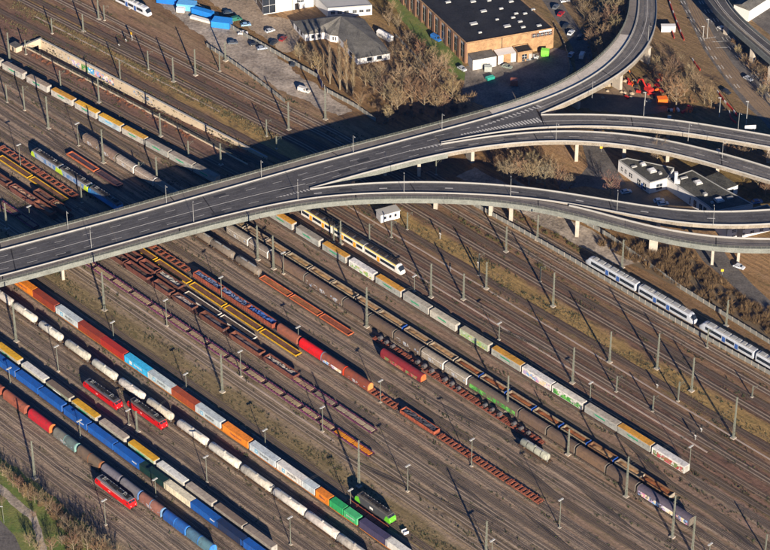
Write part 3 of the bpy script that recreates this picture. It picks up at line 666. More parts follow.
def underframe(t, L, col, wd=2.7, z0=.72, z1=1.12, m='rust'):
    return ob('underframe', cached(('fr', L, wd, z0, z1, m), lambda: m_frame(L, wd, z0, z1, m)), t, color=col)
def wagon(name, label, cat, grp, u, v): return thing(name, label, cat, grp, UV(u, v, RZ), rot_at(u, v))
def jit(c, a=.12):
    k = random.uniform(1-a, 1+a); return tuple(min(1, q*k*random.uniform(1-a*.3, 1+a*.3)) for q in c)

# ---- containers
def m_box(L, H):
    k = MB(); n = int(L/.56); h = L/2; wd = 1.219
    for s in (-1, 1):                                              # corrugated long sides
        xs = [-h+.12+(L-.24)*i/(n*2) for i in range(n*2+1)]
        for i in range(n*2):
            d = .05 if i % 2 else .0
            y = s*(wd-d); k.add([(xs[i],y,.16),(xs[i+1],y,.16),(xs[i+1],y,H-.12),(xs[i],y,H-.12)], [(0,1,2,3) if s < 0 else (3,2,1,0)], 'paint')
            if i: 
                y2 = s*(wd-(.0 if i % 2 else .05)); k.add([(xs[i],y,.16),(xs[i],y2,.16),(xs[i],y2,H-.12),(xs[i],y,H-.12)], [(0,1,2,3)], 'paint')
        k.box(-h,h,s*wd-.06,s*wd+.06,H-.13,H+.005,'paint'); k.box(-h,h,s*wd-.06,s*wd+.06,0,.17,'paint')
    for x in (-h, h): k.box(x-.06,x+.06,-wd,wd,0,H,'paint')
    k.box(-h+.06,h-.06,-wd+.06,wd-.06,H-.06,H-.03,'paint')
    for i in range(n): x = -h+.5+(L-1)*i/(n-1); k.box(x-.12,x+.12,-wd+.1,wd-.1,H-.03,H+.0,'paint')
    for x in (-h, h):
        for y in (-wd, wd): k.box(x-.09,x+.09,y-.09,y+.09,-.005,H+.012,'paint')
    return k.mesh('box_shell')
def m_doors(H):
    k = MB(); k.box(0,.05,-1.12,-.02,.15,H-.12,'paint'); k.box(0,.05,.02,1.12,.15,H-.12,'paint')
    for y in (-.85,-.3,.3,.85): k.beam((.08,y,.12),(.08,y,H-.1),.05,.05,'greypole')
    return k.mesh('end_doors')
CONT = {}
def container(u, v, L, H, col, label, z=1.15, txt=None, tm='dark', tsize=.9, tx=0.0, mark=None, star=None):
    t = thing('shipping_container', label, 'container', 'containers on the container trains', UV(u, v, RZ+z+.012), rot_at(u, v)); c = jit(col, .06)
    ob('box_shell', cached(('box', L, H), lambda: m_box(L, H)), t, color=c)
    d = ob('end_doors', cached(('doors', H), lambda: m_doors(H)), t, (L/2+.06, 0, 0), color=tuple(q*.95 for q in c))
    if txt: lettering(t, txt, tsize, tm, tx, -1.292, H*.52)
    if star:
        k = MB(); x0 = tx-L*.33
        k.add([(x0-.7,-1.285,H*.5-.7),(x0+.7,-1.285,H*.5-.7),(x0+.7,-1.285,H*.5+.7),(x0-.7,-1.285,H*.5+.7)],[(0,1,2,3)], star)
        pts = []
        for i in range(14): r = .55 if i % 2 == 0 else .22; pts.append((x0+r*math.sin(i*math.pi/7), -1.295, H*.5+r*math.cos(i*math.pi/7)))
        k.add(pts, [tuple(range(13,-1,-1))], 'white'); ob('star_emblem', k.mesh('star_emblem'), t)
    if mark:
        k = MB()
        for i in range(4): x = L*.5-3.6+i*.62; k.add([(x,-1.29,H*.55),(x+.42,-1.29,H*.55),(x+.6,-1.29,H*.55+.5),(x+.18,-1.29,H*.55+.5)],[(0,1,2,3)],mark)
        ob('logo', k.mesh('logo'), t)
    return t
def flat_for(u, v, L, label, col, grp='container flat wagons'):
    t = wagon('container_wagon', label, 'wagon', grp, u, v); underframe(t, L, jit(col), 2.6, .75, 1.15, 'paint'); bogies(t, (-L/2+2.2, L/2-2.2)); return t
O='#cf7a1e'; RB='#8a3a26'; LG='#b9c2c4'; RD='#a03024'; LB='#3fb0dc'; BR='#9c4a2a'; WT='#d2cfc8'; GN='#2f9a5c'; PU='#4a4560'; OG='#d9822a'
MA = dict(txt='MAERSK', tm='dark', tsize=1.25, tx=1.2, star='sky')
mat('sky', (.12,.42,.62), rough=.5); mat('navy', (.02,.03,.10), rough=.5)
HL = dict(txt='Hapag-Lloyd', tm='navy', tsize=1.15, tx=.3)
C1 = [(26,12.6,O,'bright orange','',HL),(47.6,12.6,RB,'rust brown','',{}),(70.5,12.6,LG,'pale blue-grey','',MA),(92.5,12.6,RB,'dark rust brown','',{}),(115,12.6,RD,'red','',{}),(138.8,12.6,LB,'sky blue','',dict(txt='MAERSK',tm='white',tsize=1.3,tx=1.2,star='white')),
 (162,12.6,LG,'light grey','',MA),(185.5,12.6,BR,'orange brown','',{}),(209.5,13.2,LG,'grey white','',MA),(236.5,13.6,OG,'orange','',HL),(263.5,13.2,LG,'whitish grey','',MA),(290.5,13.4,WT,'rust streaked white','',MA),(308.8,6.05,LG,'short grey','',{}),(322.5,6.6,OG,'short orange','',dict(txt='Hapag',tm='navy',tsize=1.1)),
 (336.5,6.5,GN,'short dark green','',{}),(350.5,6.6,'#4bb274','short light green','',dict(txt='EVERGREEN',tm='white',tsize=.75)),(373,13.2,PU,'dark purple','',{}),(399,12.6,WT,'clean white','',{})]
V1 = -103.2; T1U = [uv_of(x, 281+(x-26)*.7205, 3.9)[0] for x, *_ in C1]
L1 = [round(min(C1[i][1], 12.9 if C1[i][1] > 10 else 6.05), 1) for i in range(len(C1))]
for i, (x, L, c, nm, _, kw) in enumerate(C1):
    container(T1U[i], V1, L1[i], 2.75, lin(c), f'{nm} container, {ORD[i+1]} from the bridge in the mixed colour container train', **kw)
i = 0; k_ = 0
while i < len(C1):
    j = min(i+1, len(C1)-1)
    if i >= 12 and i < 16: j = min(i+1, 15)
    a = T1U[i]-C1[i][1]/2; b = T1U[j]+C1[j][1]/2; k_ += 1
    nm = C1[i][3]+(' and '+C1[j][3] if j != i else '')
    flat_for((a+b)/2, V1, round(b-a, 1), f'orange framed flat wagon under the {nm} containers', lin('#b8742e')); i = j+1
BL='#1f57a2'; NV='#22304e'; DGN='#16332f'; CRM='#d8cdb4'
C5 = [(9,BL,'royal blue'),(32,BL,'royal blue'),(55,BL,'royal blue'),(79.5,BL,'royal blue'),(104.5,BL,'royal blue'),(130.5,BL,'royal blue'),(156,DGN,'dark green'),(180.5,CRM,'cream'),(207,BL,'royal blue'),(232.5,NV,'dark navy'),(257,BL,'royal blue')]
V5 = -137.0; U5 = [uv_of(x, 361+(x-9)*.754, 3.8)[0] for x, *_ in C5]; nb = 0
for i, (x, c, nm) in enumerate(C5):
    if nm == 'royal blue': nb += 1; lab = f'royal blue container, {ORD[nb]} blue one counted from the photo edge in its train'
    else: lab = f'{nm} container standing among the royal blue containers'
    container(U5[i], V5, 13.3 if i > 3 else 12.3, 2.7, lin(c), lab, mark='white' if nm == 'royal blue' and i in (3,5,8) else None)
for i in range(0, 11, 2):
    j = min(i+1, 10); a = U5[i]-6.8; b = U5[j]+6.8
    flat_for((a+b)/2, V5, round(b-a, 1), f'{ORD[i//2+1]} flat wagon from the photo edge under the royal blue container train', lin('#4a3c34'))

# ---- semi-trailers on pocket wagons
def m_trailer(L, H, W_=2.5):
    k = MB(); h = L/2; k.box(-h,h,-W_/2,W_/2,.0,H,'tarp'); return k
def m_trailer_body(L, H):
    k = MB(); h = L/2; w_ = 1.25
    k.box(-h,h,-w_,w_,.25,H,'tarp'); k.box(-h,h,-w_-.02,w_+.02,.12,.26,'paint')
    for s in (-1, 1):
        for x in (-h, h): k.box(x-.05,x+.05,s*w_-.05,s*w_+.05,.12,H,'paint')
        for i in range(1, 5): x = -h+L*i/5; k.box(x-.04,x+.04,s*w_-.025,s*w_+.025,.26,H-.02,'tarp')
    return k.mesh('trailer_body')
def m_trailer_roof(L):
    k = MB(); h = L/2; k.prism([(-1.28,0),(1.28,0),(1.22,.1),(0,.14),(-1.22,.1)], -h-.01, h+.01, 'tarp')
    for i in range(1, 8): x = -h+L*i/8; k.box(x-.05,x+.05,-1.2,1.2,.1,.155,'tarp')
    return k.mesh('trailer_roof')
def m_trailer_rear(H):
    k = MB(); k.box(0,.06,-1.2,-.02,.2,H-.06,'paint'); k.box(0,.06,.02,1.2,.2,H-.06,'paint'); k.box(-.02,.08,-1.25,1.25,.02,.2,'chassis'); return k.mesh('rear_doors')
def m_trailer_gear(L):
    k = MB()
    for x in (-1.31, 0, 1.31):
        for y in (-1.0, 1.0): k.cyl((x+L*.22,y-.16,-.25),(x+L*.22,y+.16,-.25),.5,.5,10,'rubber')
    k.box(-L/2+.4,L/2-.2,-.5,.5,-.15,.12,'chassis'); return k.mesh('axle_group')
def m_slash(L, H, m, f0, f1, za, zb):
    k = MB(); a = L*(f0-.5); b = L*(f1-.5); k.add([(a,-1.282,H*za),(b,-1.282,H*za),(b-.5,-1.282,H*zb),(a-.9,-1.282,H*zb)],[(0,1,2,3)],m); return k.mesh('logo_stripe')
mat('green', (.02,.30,.14), rough=.5)
def trailer(u, v, L, side, top, label, H=2.85, z=1.12, stripe='green', graf=None, rear='#aaa69d'):
    t = thing('semi_trailer', label, 'trailer', 'semi-trailers carried on pocket wagons', UV(u, v, RZ+z), rot_at(u, v))
    ob('trailer_body', cached(('trb', L, H), lambda: m_trailer_body(L, H)), t, color=jit(lin(side), .06))
    ob('trailer_roof', cached(('trr', L), lambda: m_trailer_roof(L)), t, (0, 0, H), color=jit(lin(top), .06))
    ob('rear_doors', cached(('trd', H), lambda: m_trailer_rear(H)), t, (L/2, 0, 0), color=lin(rear))
    ob('axle_group', cached(('trg', L), lambda: m_trailer_gear(L)), t)
    if stripe: ob('logo_stripe', cached(('sl', L, H, stripe), lambda: m_slash(L, H, stripe, .34, .66, .52, .72)), t)
    if graf:
        k = MB(); k.add([(-L*.46,-1.30,.3),(L*.46,-1.30,.3),(L*.46,-1.30,H*.8),(-L*.46,-1.30,H*.8)],[(0,1,2,3)],graf); ob('graffiti', k.mesh('graffiti'), t)
    return t
def m_pocket(L):
    k = MB(); h = L/2
    for y in (-1.36, 1.36): k.side([(-h,1.15),(-h,.8),(-h+3,.62),(h-3,.62),(h,.8),(h,1.15)], y-.06, y+.06, 'rust')
    k.box(-h,h,-1.3,1.3,.55,.68,'chassis'); k.box(-h,-h+3,-1.3,1.3,.9,1.1,'rust'); k.box(h-3,h,-1.3,1.3,.9,1.1,'rust')
    for s in (-1, 1):
        for y in (-.87, .87): k.cyl((s*h,y,1.03),(s*(h+.5),y,1.03),.12,.12,6,'chassis')
    return k.mesh('pocket_frame')
def pocket(u, v, L, label, col='#5b4a3c', grp='pocket wagons under the trailers'):
    t = wagon('pocket_wagon', label, 'wagon', grp, u, v); ob('pocket_frame', cached(('pk', L), lambda: m_pocket(L)), t, color=jit(lin(col))); bogies(t, (-L/2+1.6, L/2-1.6)); return t
YT='#c99236'; GT='#8f8578'; WTt='#d6d3cc'; SG='#9c9c94'; BG='#6f6152'
def row_trailers(v, items, y0, x0, slope, z, tname, first):
    us = [uv_of(x, y0+(x-x0)*slope, z)[0] for x, *_ in items]
    cnt = {}
    for i, (x, L, top, side, nm, kw) in enumerate(items):
        trailer(us[i], v, round(L-.6, 1), side, top, f'{nm} trailer, {ORD[i+1]} {first} in the {tname}', **kw)
        pocket(us[i], v, round(L+.7, 1), f'dark pocket wagon under the {ORD[i+1]} trailer {first}, {tname}')
R15 = [(281.5,13.2,YT,SG,'yellow topped grey',{}),(308,13.2,GT,SG,'grey topped',{}),(334.5,13.2,YT,SG,'yellow topped grey',{}),(361.5,13.4,WTt,WTt,'white',dict(stripe=None,graf='graf_yellow')),(388.5,13.6,YT,SG,'yellow topped grey',{}),(416,13.4,'#b0a796',SG,'pale topped grey',{}),(443,13.4,'#b9b09c','#b3afa2','pale grey',{}),(474,14.6,'#a59b82','#a7b394','yellow and green painted',dict(stripe=None,graf='graf_yellow')),
 (506,14.6,YT,SG,'yellow topped grey',{}),(536.5,14.4,WTt,WTt,'white',dict(stripe=None,graf='graf_mix')),(567,14.6,'#cfc9b8',WTt,'white green lettered',dict(stripe=None,graf='graf_green')),(600.5,15.2,'#a89d8e',SG,'beige topped grey',{}),(633.5,15.2,YT,SG,'yellow topped grey',{}),(668,15.0,WTt,WTt,'red graffiti covered white',dict(stripe=None,graf='graf_red'))]
row_trailers(-6.0, R15, 217.5, 281.5, .6215, 4.1, 'long trailer train', 'from the bridge')
R4 = [(11.5,13.4,'#d3a022','#a9a38f','yellow topped',{}),(37,13.2,WTt,'#b7b5a5','white topped',dict(stripe=None)),(61.5,13.2,BG,'#8a8f7a','brown topped',dict(stripe='white')),(87,13.4,'#d3a022','#9fa28a','yellow topped',{}),(114.5,13.8,'#a99c8c','#9b9788','beige topped',dict(stripe=None)),(143.5,14.2,'#d3a022','#9fb08e','yellow topped',{}),(172,14.2,WTt,'#c2c0b6','white topped',dict(stripe=None)),(200,13.6,'#a39686','#9a948a','grey topped',dict(stripe=None)),(229,14.2,'#7c6c5e','#8a8478','brown grey topped',dict(stripe=None)),(258,14.2,'#8c7f70','#8f897d','grey brown topped',dict(stripe=None))]
row_trailers(-132.7, R4, 350.6, 11.5, .7575, 4.1, 'train beside blue containers', 'from the photo edge')
R16 = [(-8,13.2,GT,SG,'grey topped',{}),(15.5,13.2,'#97897b','#b3aea4','grey topped',{}),(40,13.2,'#a08d79','#b0aaa0','brown topped',{}),(65,13.2,YT,'#b3aea4','yellow topped',{}),(89,13.2,'#d9a42e','#aeaba2','yellow topped',{}),(113,13,'#d9a42e','#a9b4b8','blue marked',dict(stripe='sky')),(137,13.2,'#c9983f','#b3aea4','yellow topped',{}),(161,13.2,'#94887b',SG,'grey topped',{}),(185,13.2,'#94887b',SG,'grey topped',{}),(209,13.2,GT,SG,'grey topped',{})]
row_trailers(-6.0, [(x, L, t, s, n, k) for x, L, t, s, n, k in R16], 67.5, 15.5, .528, 4.1, 'trailer train beyond the bridge', 'from the photo edge')

# ---- tank wagons
def m_tank(L, r):
    k = MB(); h = L/2-.7
    k.lathe([(-h-.02,.01),(-h+.05,r*.55),(-h+.28,r*.86),(-h+.6,r),(h-.6,r),(h-.28,r*.86),(h-.05,r*.55),(h+.02,.01)], 20, 'paint', 1.2+r)
    return k.mesh('tank', True)
def m_tanktop(L, r):
    k = MB(); z = 1.2+2*r
    k.box(-L*.28,L*.28,-.35,.35,z+.06,z+.1,'greypole'); k.cyl((0,0,z-.1),(0,0,z+.3),.42,.42,10,'paint')
    for x in (-L*.28, L*.28): k.beam((x,-.35,z+.08),(x,-.35,z+.9),.04,.04,'greypole')
    return k.mesh('walkway')
def m_ladder(r):
    k = MB()
    for y in (-.25,.25): k.beam((0,y,1.1),(0,y,1.3+2*r),.05,.05,'greypole')
    for i in range(8): z = 1.25+i*2*r/8; k.beam((0,-.25,z),(0,.25,z),.04,.04,'greypole')
    return k.mesh('ladder')
def m_saddle(r):
    k = MB(); k.prism([(-1.2,1.1),(1.2,1.1),(.95,1.2+r*.42),(-.95,1.2+r*.42)], -.22, .22, 'rust'); return k.mesh('saddle')
def tank(u, v, L, r, col, label, grp, ring=None):
    t = wagon('tank_wagon', label, 'wagon', grp, u, v); c = jit(lin(col), .08)
    underframe(t, round(L-.3,1), lin('#5a4632'), 2.5, .72, 1.1); bogies(t, (-L/2+2, L/2-2))
    ob('tank', cached(('tank', L, r), lambda: m_tank(L, r)), t, color=c)
    ob('walkway', cached(('tt', L, r), lambda: m_tanktop(L, r)), t, color=c); ob('ladder', cached(('ld', r), lambda: m_ladder(r)), t, (L*.5-.62, -.7, 0))
    for x in (-L*.3, L*.3): ob('saddle', cached(('sd', r), lambda: m_saddle(r)), t, (x, 0, 0), color=lin('#6a5a48'))
    if ring:
        k = MB(); zc = 1.2+r
        for x in ring: k.lathe([(x-.12,r+.012),(x+.12,r+.012)], 20, 'dark', zc)
        ob('band', k.mesh('band'), t)
T2 = [(3,13.6),(26,13.8),(51.5,13.8),(78,14.2),(105,14.2),(132,14.4),(160,14.4),(192.5,16.6),(224.5,16.6),(256.5,16.8),(289,16.8),(321.5,16.8),(353.5,16.8)]
for i, (x, L) in enumerate(T2):
    uu = uv_of(x, 294+(x-5)*.7225, 4.1)[0]; tank(uu, -113.4, L, 1.38 if i < 7 else 1.42, '#cdc6b8' if i % 3 else '#bdb5a6', f'dirty white tank wagon, {ORD[i+1]} from the photo edge in the tank train', 'white tank wagons')
for i, (x, y, L) in enumerate(((197,237.5,12),(220.4,247.4,14.2),(247.7,263.2,14.4))):
    tank(uv_of(x, y, 3.9)[0], -35.3, L, 1.38, '#7f7365', f'weathered grey tank wagon, {ORD[i+1]} from the bridge on the track before the brown train', 'grey tank wagons')
tank(uv_of(536, 446.5, 3.7)[0], -35.3, 14.0, 1.35, '#a3a594', 'lone pale green-grey tank wagon parked behind the coil wagons', None, ring=(-3,.5,3.5))

# ---- hooded and sliding wall wagons
def arch(w_, zb, zs, zt, n=8):
    pts = [(-w_,zb),(w_,zb),(w_,zs)]
    for i in range(1, n): a = math.pi*i/n; pts.append((w_*math.cos(a), zs+(zt-zs)*math.sin(a)))
    return pts+[(-w_,zs)]
def m_hood(L, grow=0.0, zs=2.5, zt=4.05):
    k = MB(); k.prism(arch(1.42+grow, 1.05, zs, zt+grow, 10), -L/2, L/2, 'tarp')
    return k.mesh('hood')
def m_bow(zs=2.5, zt=4.05):
    k = MB(); k.prism(arch(1.47, 1.05, zs, zt+.06, 10), -.16, .16, 'paint'); return k.mesh('hood_bow')
def hooded(u, v, L, cols, label, grp, bow=None, zt=4.05, graf=None, endc=None):
    t = wagon('hooded_wagon', label, 'wagon', grp, u, v); underframe(t, round(L-.4,1), lin('#4a3a30'), 2.6); bogies(t, (-L/2+2.0, L/2-2.0))
    n = len(cols); Lb = (L-1.0)/n
    for i, c in enumerate(cols):
        ob('hood', cached(('hd', round(Lb,2), i % 2, zt), lambda: m_hood(Lb-.02, .05*(i % 2), 2.5, zt)), t, (-L/2+.5+Lb*(i+.5), 0, 0), color=jit(lin(c), .06))
        if bow and i < n-1: ob('hood_bow', cached(('bow', zt), lambda: m_bow(2.5, zt)), t, (-L/2+.5+Lb*(i+1), 0, 0), color=lin(bow))
    if bow: ob('hood_bow', cached(('bow', zt), lambda: m_bow(2.5, zt)), t, (L/2-.5, 0, 0), color=lin(bow))
    if endc:
        k = MB(); k.prism(arch(1.3, 1.1, 2.4, zt-.15, 10), 0, .1, 'paint'); ob('end_wall', k.mesh('end_wall'), t, (L/2-.5+.17 if bow else L/2-.48, 0, 0), color=lin(endc))
    if graf:
        k = MB(); k.add([(-L*.4,-1.475,1.2),(L*.4,-1.475,1.2),(L*.4,-1.475,2.5),(-L*.4,-1.475,2.5)],[(0,1,2,3)],graf); ob('graffiti', k.mesh('graffiti'), t)
    return t
T6 = [(-4,['#8c4a34'],'rust brown',None,13.2),(20,['#96543f'],'terracotta',None,13.2),(44.5,['#b3202a'],'bright red','#c8703a',13.0),(69,['#6b6a62','#5d6a68'],'grey teal','#7aa09a',12.8),(92.5,['#6d5c4c','#6d5c4c'],'grey brown','#8a5a3a',12.8),(113.5,['#6d6a72'],'short slate grey',None,9.8),(132.5,['#6f6c70'],'blue edged slate grey','#5d7fb0',10.2),(153,['#8a5f50','#8f6354'],'pinkish brown','#6f93b5',12.0),(176.5,['#1f4f94','#23579c'],'dark blue','#3f86d8',12.0),(200,['#4d6f86','#587a86'],'grey blue','#3f86d8',12.8)]
for i, (x, cs, nm, bw, L) in enumerate(T6): hooded(uv_of(x, 396.5+(x-20)*.783, 4.0)[0], -146.8, L, cs, f'{nm} hooded wagon in the train beside the red locomotive by the park', 'hooded wagons by the park', bw, graf='graf_white' if i in (3,7) else None)
for x, y, cs, nm, bw, L, gf, ec in ((285.5,332.5,['#8f5640'],'first brown',None,11.6,None,None),(309.5,347.5,['#d0141a'],'glossy red','#6f8494',12.6,None,None),(332.5,361.5,['#8a4a38'],'brown','#d8401c',12.4,'graf_mix',None),(357,376.5,['#80432f'],'end brown',None,13,'graf_white','#d08a4e')):
    hooded(uv_of(x, y, 4.05)[0], -52.2, L, cs, {'first brown':'brown hooded wagon coupled to the blue loaded open wagons','glossy red':'glossy bright red hooded wagon in the middle of the yard','brown':'brown hooded wagon with a bright orange end hoop','end brown':'brown hooded wagon with a pale orange end wall'}[nm], 'hooded wagons mid yard', bw, graf=gf, endc=ec)
hooded(uv_of(403, 362, 3.9)[0], -35.3, 21.5, ['#7c2428','#7c2428','#7c2428'], 'long dark red hooded wagon standing beside the coil wagons', None, None, 3.95, graf='graf_red', endc='#b5683a')

def m_wallbody(L):
    k = MB(); k.prism(arch(1.38, 1.05, 3.45, 4.15, 8), -L/2, L/2, 'tarp'); return k.mesh('wagon_body')
def m_panel(L):
    k = MB(); k.box(-L/2,L/2,-.05,0,1.2,3.4,'tarp')
    for i in range(1, int(L/1.2)): x = -L/2+L*i/int(L/1.2); k.box(x-.05,x+.05,-.09,-.05,1.2,3.4,'tarp')
    return k.mesh('side_panel')
def m_roofseam(L):
    k = MB(); n = int(L/1.4); pr = arch(1.4, 3.4, 3.45, 4.18, 8)
    for i in range(n+1): x = -L/2+L*i/n; k.prism(pr, x-.06, x+.06, 'tarp')
    return k.mesh('roof_ribs')
def m_edge(L):
    k = MB(); k.box(-L/2,L/2,-1.46,-1.36,3.38,3.56,'paint'); return k.mesh('roof_edge')
def m_endframe():
    k = MB(); k.prism(arch(1.44, 1.0, 3.45, 4.22, 8), -.1, .1, 'paint'); return k.mesh('end_frame')
def covered(u, v, L, col, label, grp, edge=None, graf=None, npan=2, endc='#6f675c'):
    t = wagon('covered_wagon', label, 'wagon', grp, u, v); c = jit(lin(col), .1); underframe(t, round(L-.2,1), lin('#43362c'), 2.6); bogies(t, (-L/2+2.2, L/2-2.2))
    Lb = L-.9; ob('wagon_body', cached(('wb', Lb), lambda: m_wallbody(Lb)), t, color=c); ob('roof_ribs', cached(('wr', Lb), lambda: m_roofseam(Lb)), t, color=tuple(q*1.1 for q in c))
    for s in (-1, 1):
        for i in range(npan):
            p = ob('side_panel', cached(('pn', Lb, npan), lambda: m_panel(Lb/npan-.12)), t, (-Lb/2+Lb*(i+.5)/npan, s*1.385, 0), color=tuple(q*1.15 for q in c))
            if s > 0: p.rotation_euler = (0, 0, math.pi)
        ob('end_frame', cached('wef', m_endframe), t, (s*(Lb/2), 0, 0), color=lin(endc if s < 0 or not edge else edge))
    if edge: ob('roof_edge', cached(('we', Lb), lambda: m_edge(Lb)), t, color=lin(edge))
    if graf:
        k = MB(); k.add([(-Lb*.47,-1.482,1.15),(Lb*.47,-1.482,1.15),(Lb*.47,-1.482,2.9),(-Lb*.47,-1.482,2.9)],[(0,1,2,3)],graf); ob('graffiti', k.mesh('graffiti'), t)
    return t
BRN = '#5f5043'
T13 = [(229,251,'#8a7f72','white edged brown','#cfc9bf','graf_white'),(251,270.5,'#85796b','white edged brown','#cfc9bf',None),(270.5,306,'#6b5848','plain brown',None,None),(306,343.7,'#675546','pale lettered brown',None,'graf_white'),(343.7,369.5,BRN,'short brown',None,None),(369.5,395.4,'#655446','short grey brown',None,None),(395.4,423,BRN,'short dark brown',None,'graf_white'),(423,446.5,'#8b8172','white topped grey','#d6d0c6','graf_white'),(446.5,470.5,'#8b8172','white topped grey','#d6d0c6','graf_white'),(470.5,520.5,'#63564a','green graffiti covered brown',None,'graf_green'),
 (520.5,548.6,'#6a5848','orange marked brown',None,None),(548.6,577.3,'#635244','plain dark brown',None,None),(577.3,606,'#6a5543','pale patched brown',None,None),(606,634.5,'#5d4d42','shadowed brown',None,None),(634.5,686,'#5f5560','white graffiti covered ribbed',None,'graf_mix')]
def yl(x): 
    P_ = [(228,224),(343,299),(470,377),(577,446),(685,523)]
    for (a,b),(c,d) in zip(P_, P_[1:]):
        if x <= c or c == 685: return b+(d-b)*(x-a)/(c-a)
for i, (a, b, c, nm, ed, gf) in enumerate(T13):
    ua, ub = uv_of(a, yl(a), 4.1)[0], uv_of(b, yl(b), 4.1)[0]
    covered((ua+ub)/2, -24.7, round(ub-ua-.2, 1), c, f'{nm} covered wagon, {ORD[i+1]} from the bridge in the brown train', 'covered wagons of the brown train', ed, gf)
for i, (a, b, c, nm, ed, gf) in enumerate(((82,99.5,'#7d6a5c','brown round roofed',None,'graf_white'),(99.5,117.5,'#846f60','rust patched brown',None,'graf_white'),(117.5,137,'#9a8f82','white edged beige','#d6d0c6','graf_white'),(137,158,'#938779','white edged beige','#d6d0c6',None),(158,180,'#85796b','shaded beige','#b6b0a6',None))):
    ua, ub = uv_of(a, 135+(a-82)*.572, 4.1)[0], uv_of(b, 135+(b-82)*.572, 4.1)[0]
    covered((ua+ub)/2, -24.7, round(ub-ua-.2, 1), c, f'{nm} covered wagon, {ORD[i+1]} of the covered row beyond the bridge', 'covered wagons beyond the bridge', ed, gf)

# ---- open wagons with loads
def m_opensides(L, H, s):
    k = MB(); y = s*1.38; k.box(-L/2,L/2,min(y,y-s*.08),max(y,y-s*.08),1.15,1.15+H,'rust')
    n = max(4, int(L/1.35))
    for i in range(n+1): x = -L/2+.06+(L-.12)*i/n; k.box(x-.06,x+.06,min(y,y+s*.1),max(y,y+s*.1),1.1,1.15+H,'rust')
    k.box(-L/2,L/2,min(y-s*.1,y+s*.1),max(y-s*.1,y+s*.1),1.15+H-.1,1.15+H+.02,'rust'); return k.mesh('side_wall')
def m_openend(H):
    k = MB(); k.box(-.06,.06,-1.36,1.36,1.15,1.15+H,'rust'); k.box(-.12,.12,-1.4,1.4,1.15+H-.12,1.15+H+.03,'rust')
    for y in (-.8,0,.8): k.box(-.13,.13,y-.06,y+.06,1.15,1.15+H,'rust')
    return k.mesh('end_wall')
def m_load(L, H, seed, kind):
    rnd = random.Random(seed); nx, ny = max(6, int(L/.8)), 6; k = MB(); vs = []
    hs = [rnd.uniform(.55, 1.0) for _ in range(nx+1)]
    for i in range(nx+1):
        for j in range(ny+1):
            x = -L/2+.1+(L-.2)*i/nx; y = -1.27+2.54*j/ny; e = min(i, nx-i, 2)/2; w_ = 1-abs(j/ny*2-1)**2
            z = 1.2+H*(.35+.42*e*hs[i]*(.45+.55*w_))+rnd.uniform(-.06,.06)
            if kind == 'scrap': z = 1.2+H*rnd.uniform(.35,.95)
            vs.append((x,y,z))
    k.add(vs, [(i*(ny+1)+j,(i+1)*(ny+1)+j,(i+1)*(ny+1)+j+1,i*(ny+1)+j+1) for i in range(nx) for j in range(ny)], 'sand'); return k.mesh('load', kind != 'scrap')
def openw(u, v, L, H, col, label, grp, endc=None, load=None, seed=0, kind='sand', name='open_wagon'):
    t = wagon(name, label, 'wagon', grp, u, v); c = jit(lin(col), .08); underframe(t, round(L-.2,1), tuple(q*.7 for q in c), 2.7); bogies(t, (-L/2+2.0, L/2-2.0)); Lb = round(L-.9, 1)
    for s in (-1, 1): ob('side_wall', cached(('os', Lb, H, s), lambda: m_opensides(Lb, H, s)), t, color=c)
    for s in (-1, 1): ob('end_wall', cached(('oe', H), lambda: m_openend(H)), t, (s*Lb/2, 0, 0), color=lin(endc) if endc and s > 0 else c)
    ob('floor', cached(('of', Lb), lambda: MB().box(-Lb/2,Lb/2,-1.3,1.3,1.1,1.19,'chassis').mesh('floor')), t)
    if load: ob('load', m_load(Lb-.15, H, seed, kind), t, color=jit(lin(load), .1))
    return t
T14 = [(236,'tan',0),(257,'tan',0),(278,'tan',0),(300,'tan',0),(322.5,'tan',0),(345.3,'tan',0),(369.3,'tan',0),(393,'tan',1),(418.8,'tan',0),(444,'tan',0),(470,'rust',1),(495.5,'rust',1),(522,'rust',1),(549,'rust',1),(576.5,'rust',1),(603.5,'tan',1),(630.5,'tan',0),(657.5,'rust',0)]
U14 = [uv_of(x, 234+(x-258)*.6275, 2.7)[0] for x, *_ in T14]
for i, (x, ld, bl) in enumerate(T14):
    L = round((U14[i+1]-U14[i] if i < 17 else 14.3)-.1, 1); dk = i in (0, 1)
    openw(U14[i], -19.4, L, 1.5, '#8d7f6b' if i not in (15,17) else '#7c5c40', f'{"blue ended " if bl else "grey "}open wagon of {"rust" if ld == "rust" else "tan"} {"ore" if ld == "rust" else "sand"}, {ORD[i+1]} from the bridge in the sand train', 'open wagons of the sand train', '#1f55b0' if bl else '#a59b8a', '#a06034' if ld == 'rust' else ('#b89262' if not dk else '#8a7458'), i)
for i, (x, y, cl, nm) in enumerate(((206,281.5,'#4f5f7c','blue-grey scrap'),(232,298.5,'#566585','blue-grey scrap'),(259.5,316,'#2c4f8c','bright blue crates'))):
    openw(uv_of(x, y, 2.9)[0], -52.2, 15.4, 1.75, '#8d4a33', f'rust red open wagon of {nm}, {ORD[i+1]} in the row before the red hood', 'rust open wagons mid yard', None, cl, 40+i, 'scrap')
openw(uv_of(419, 420, 2.4)[0], -52.2, 17.5, 1.2, '#9c5236', 'shallow rust red open wagon with dark load between ladder framed flat wagons', None, None, '#3f4048', 60, 'scrap')

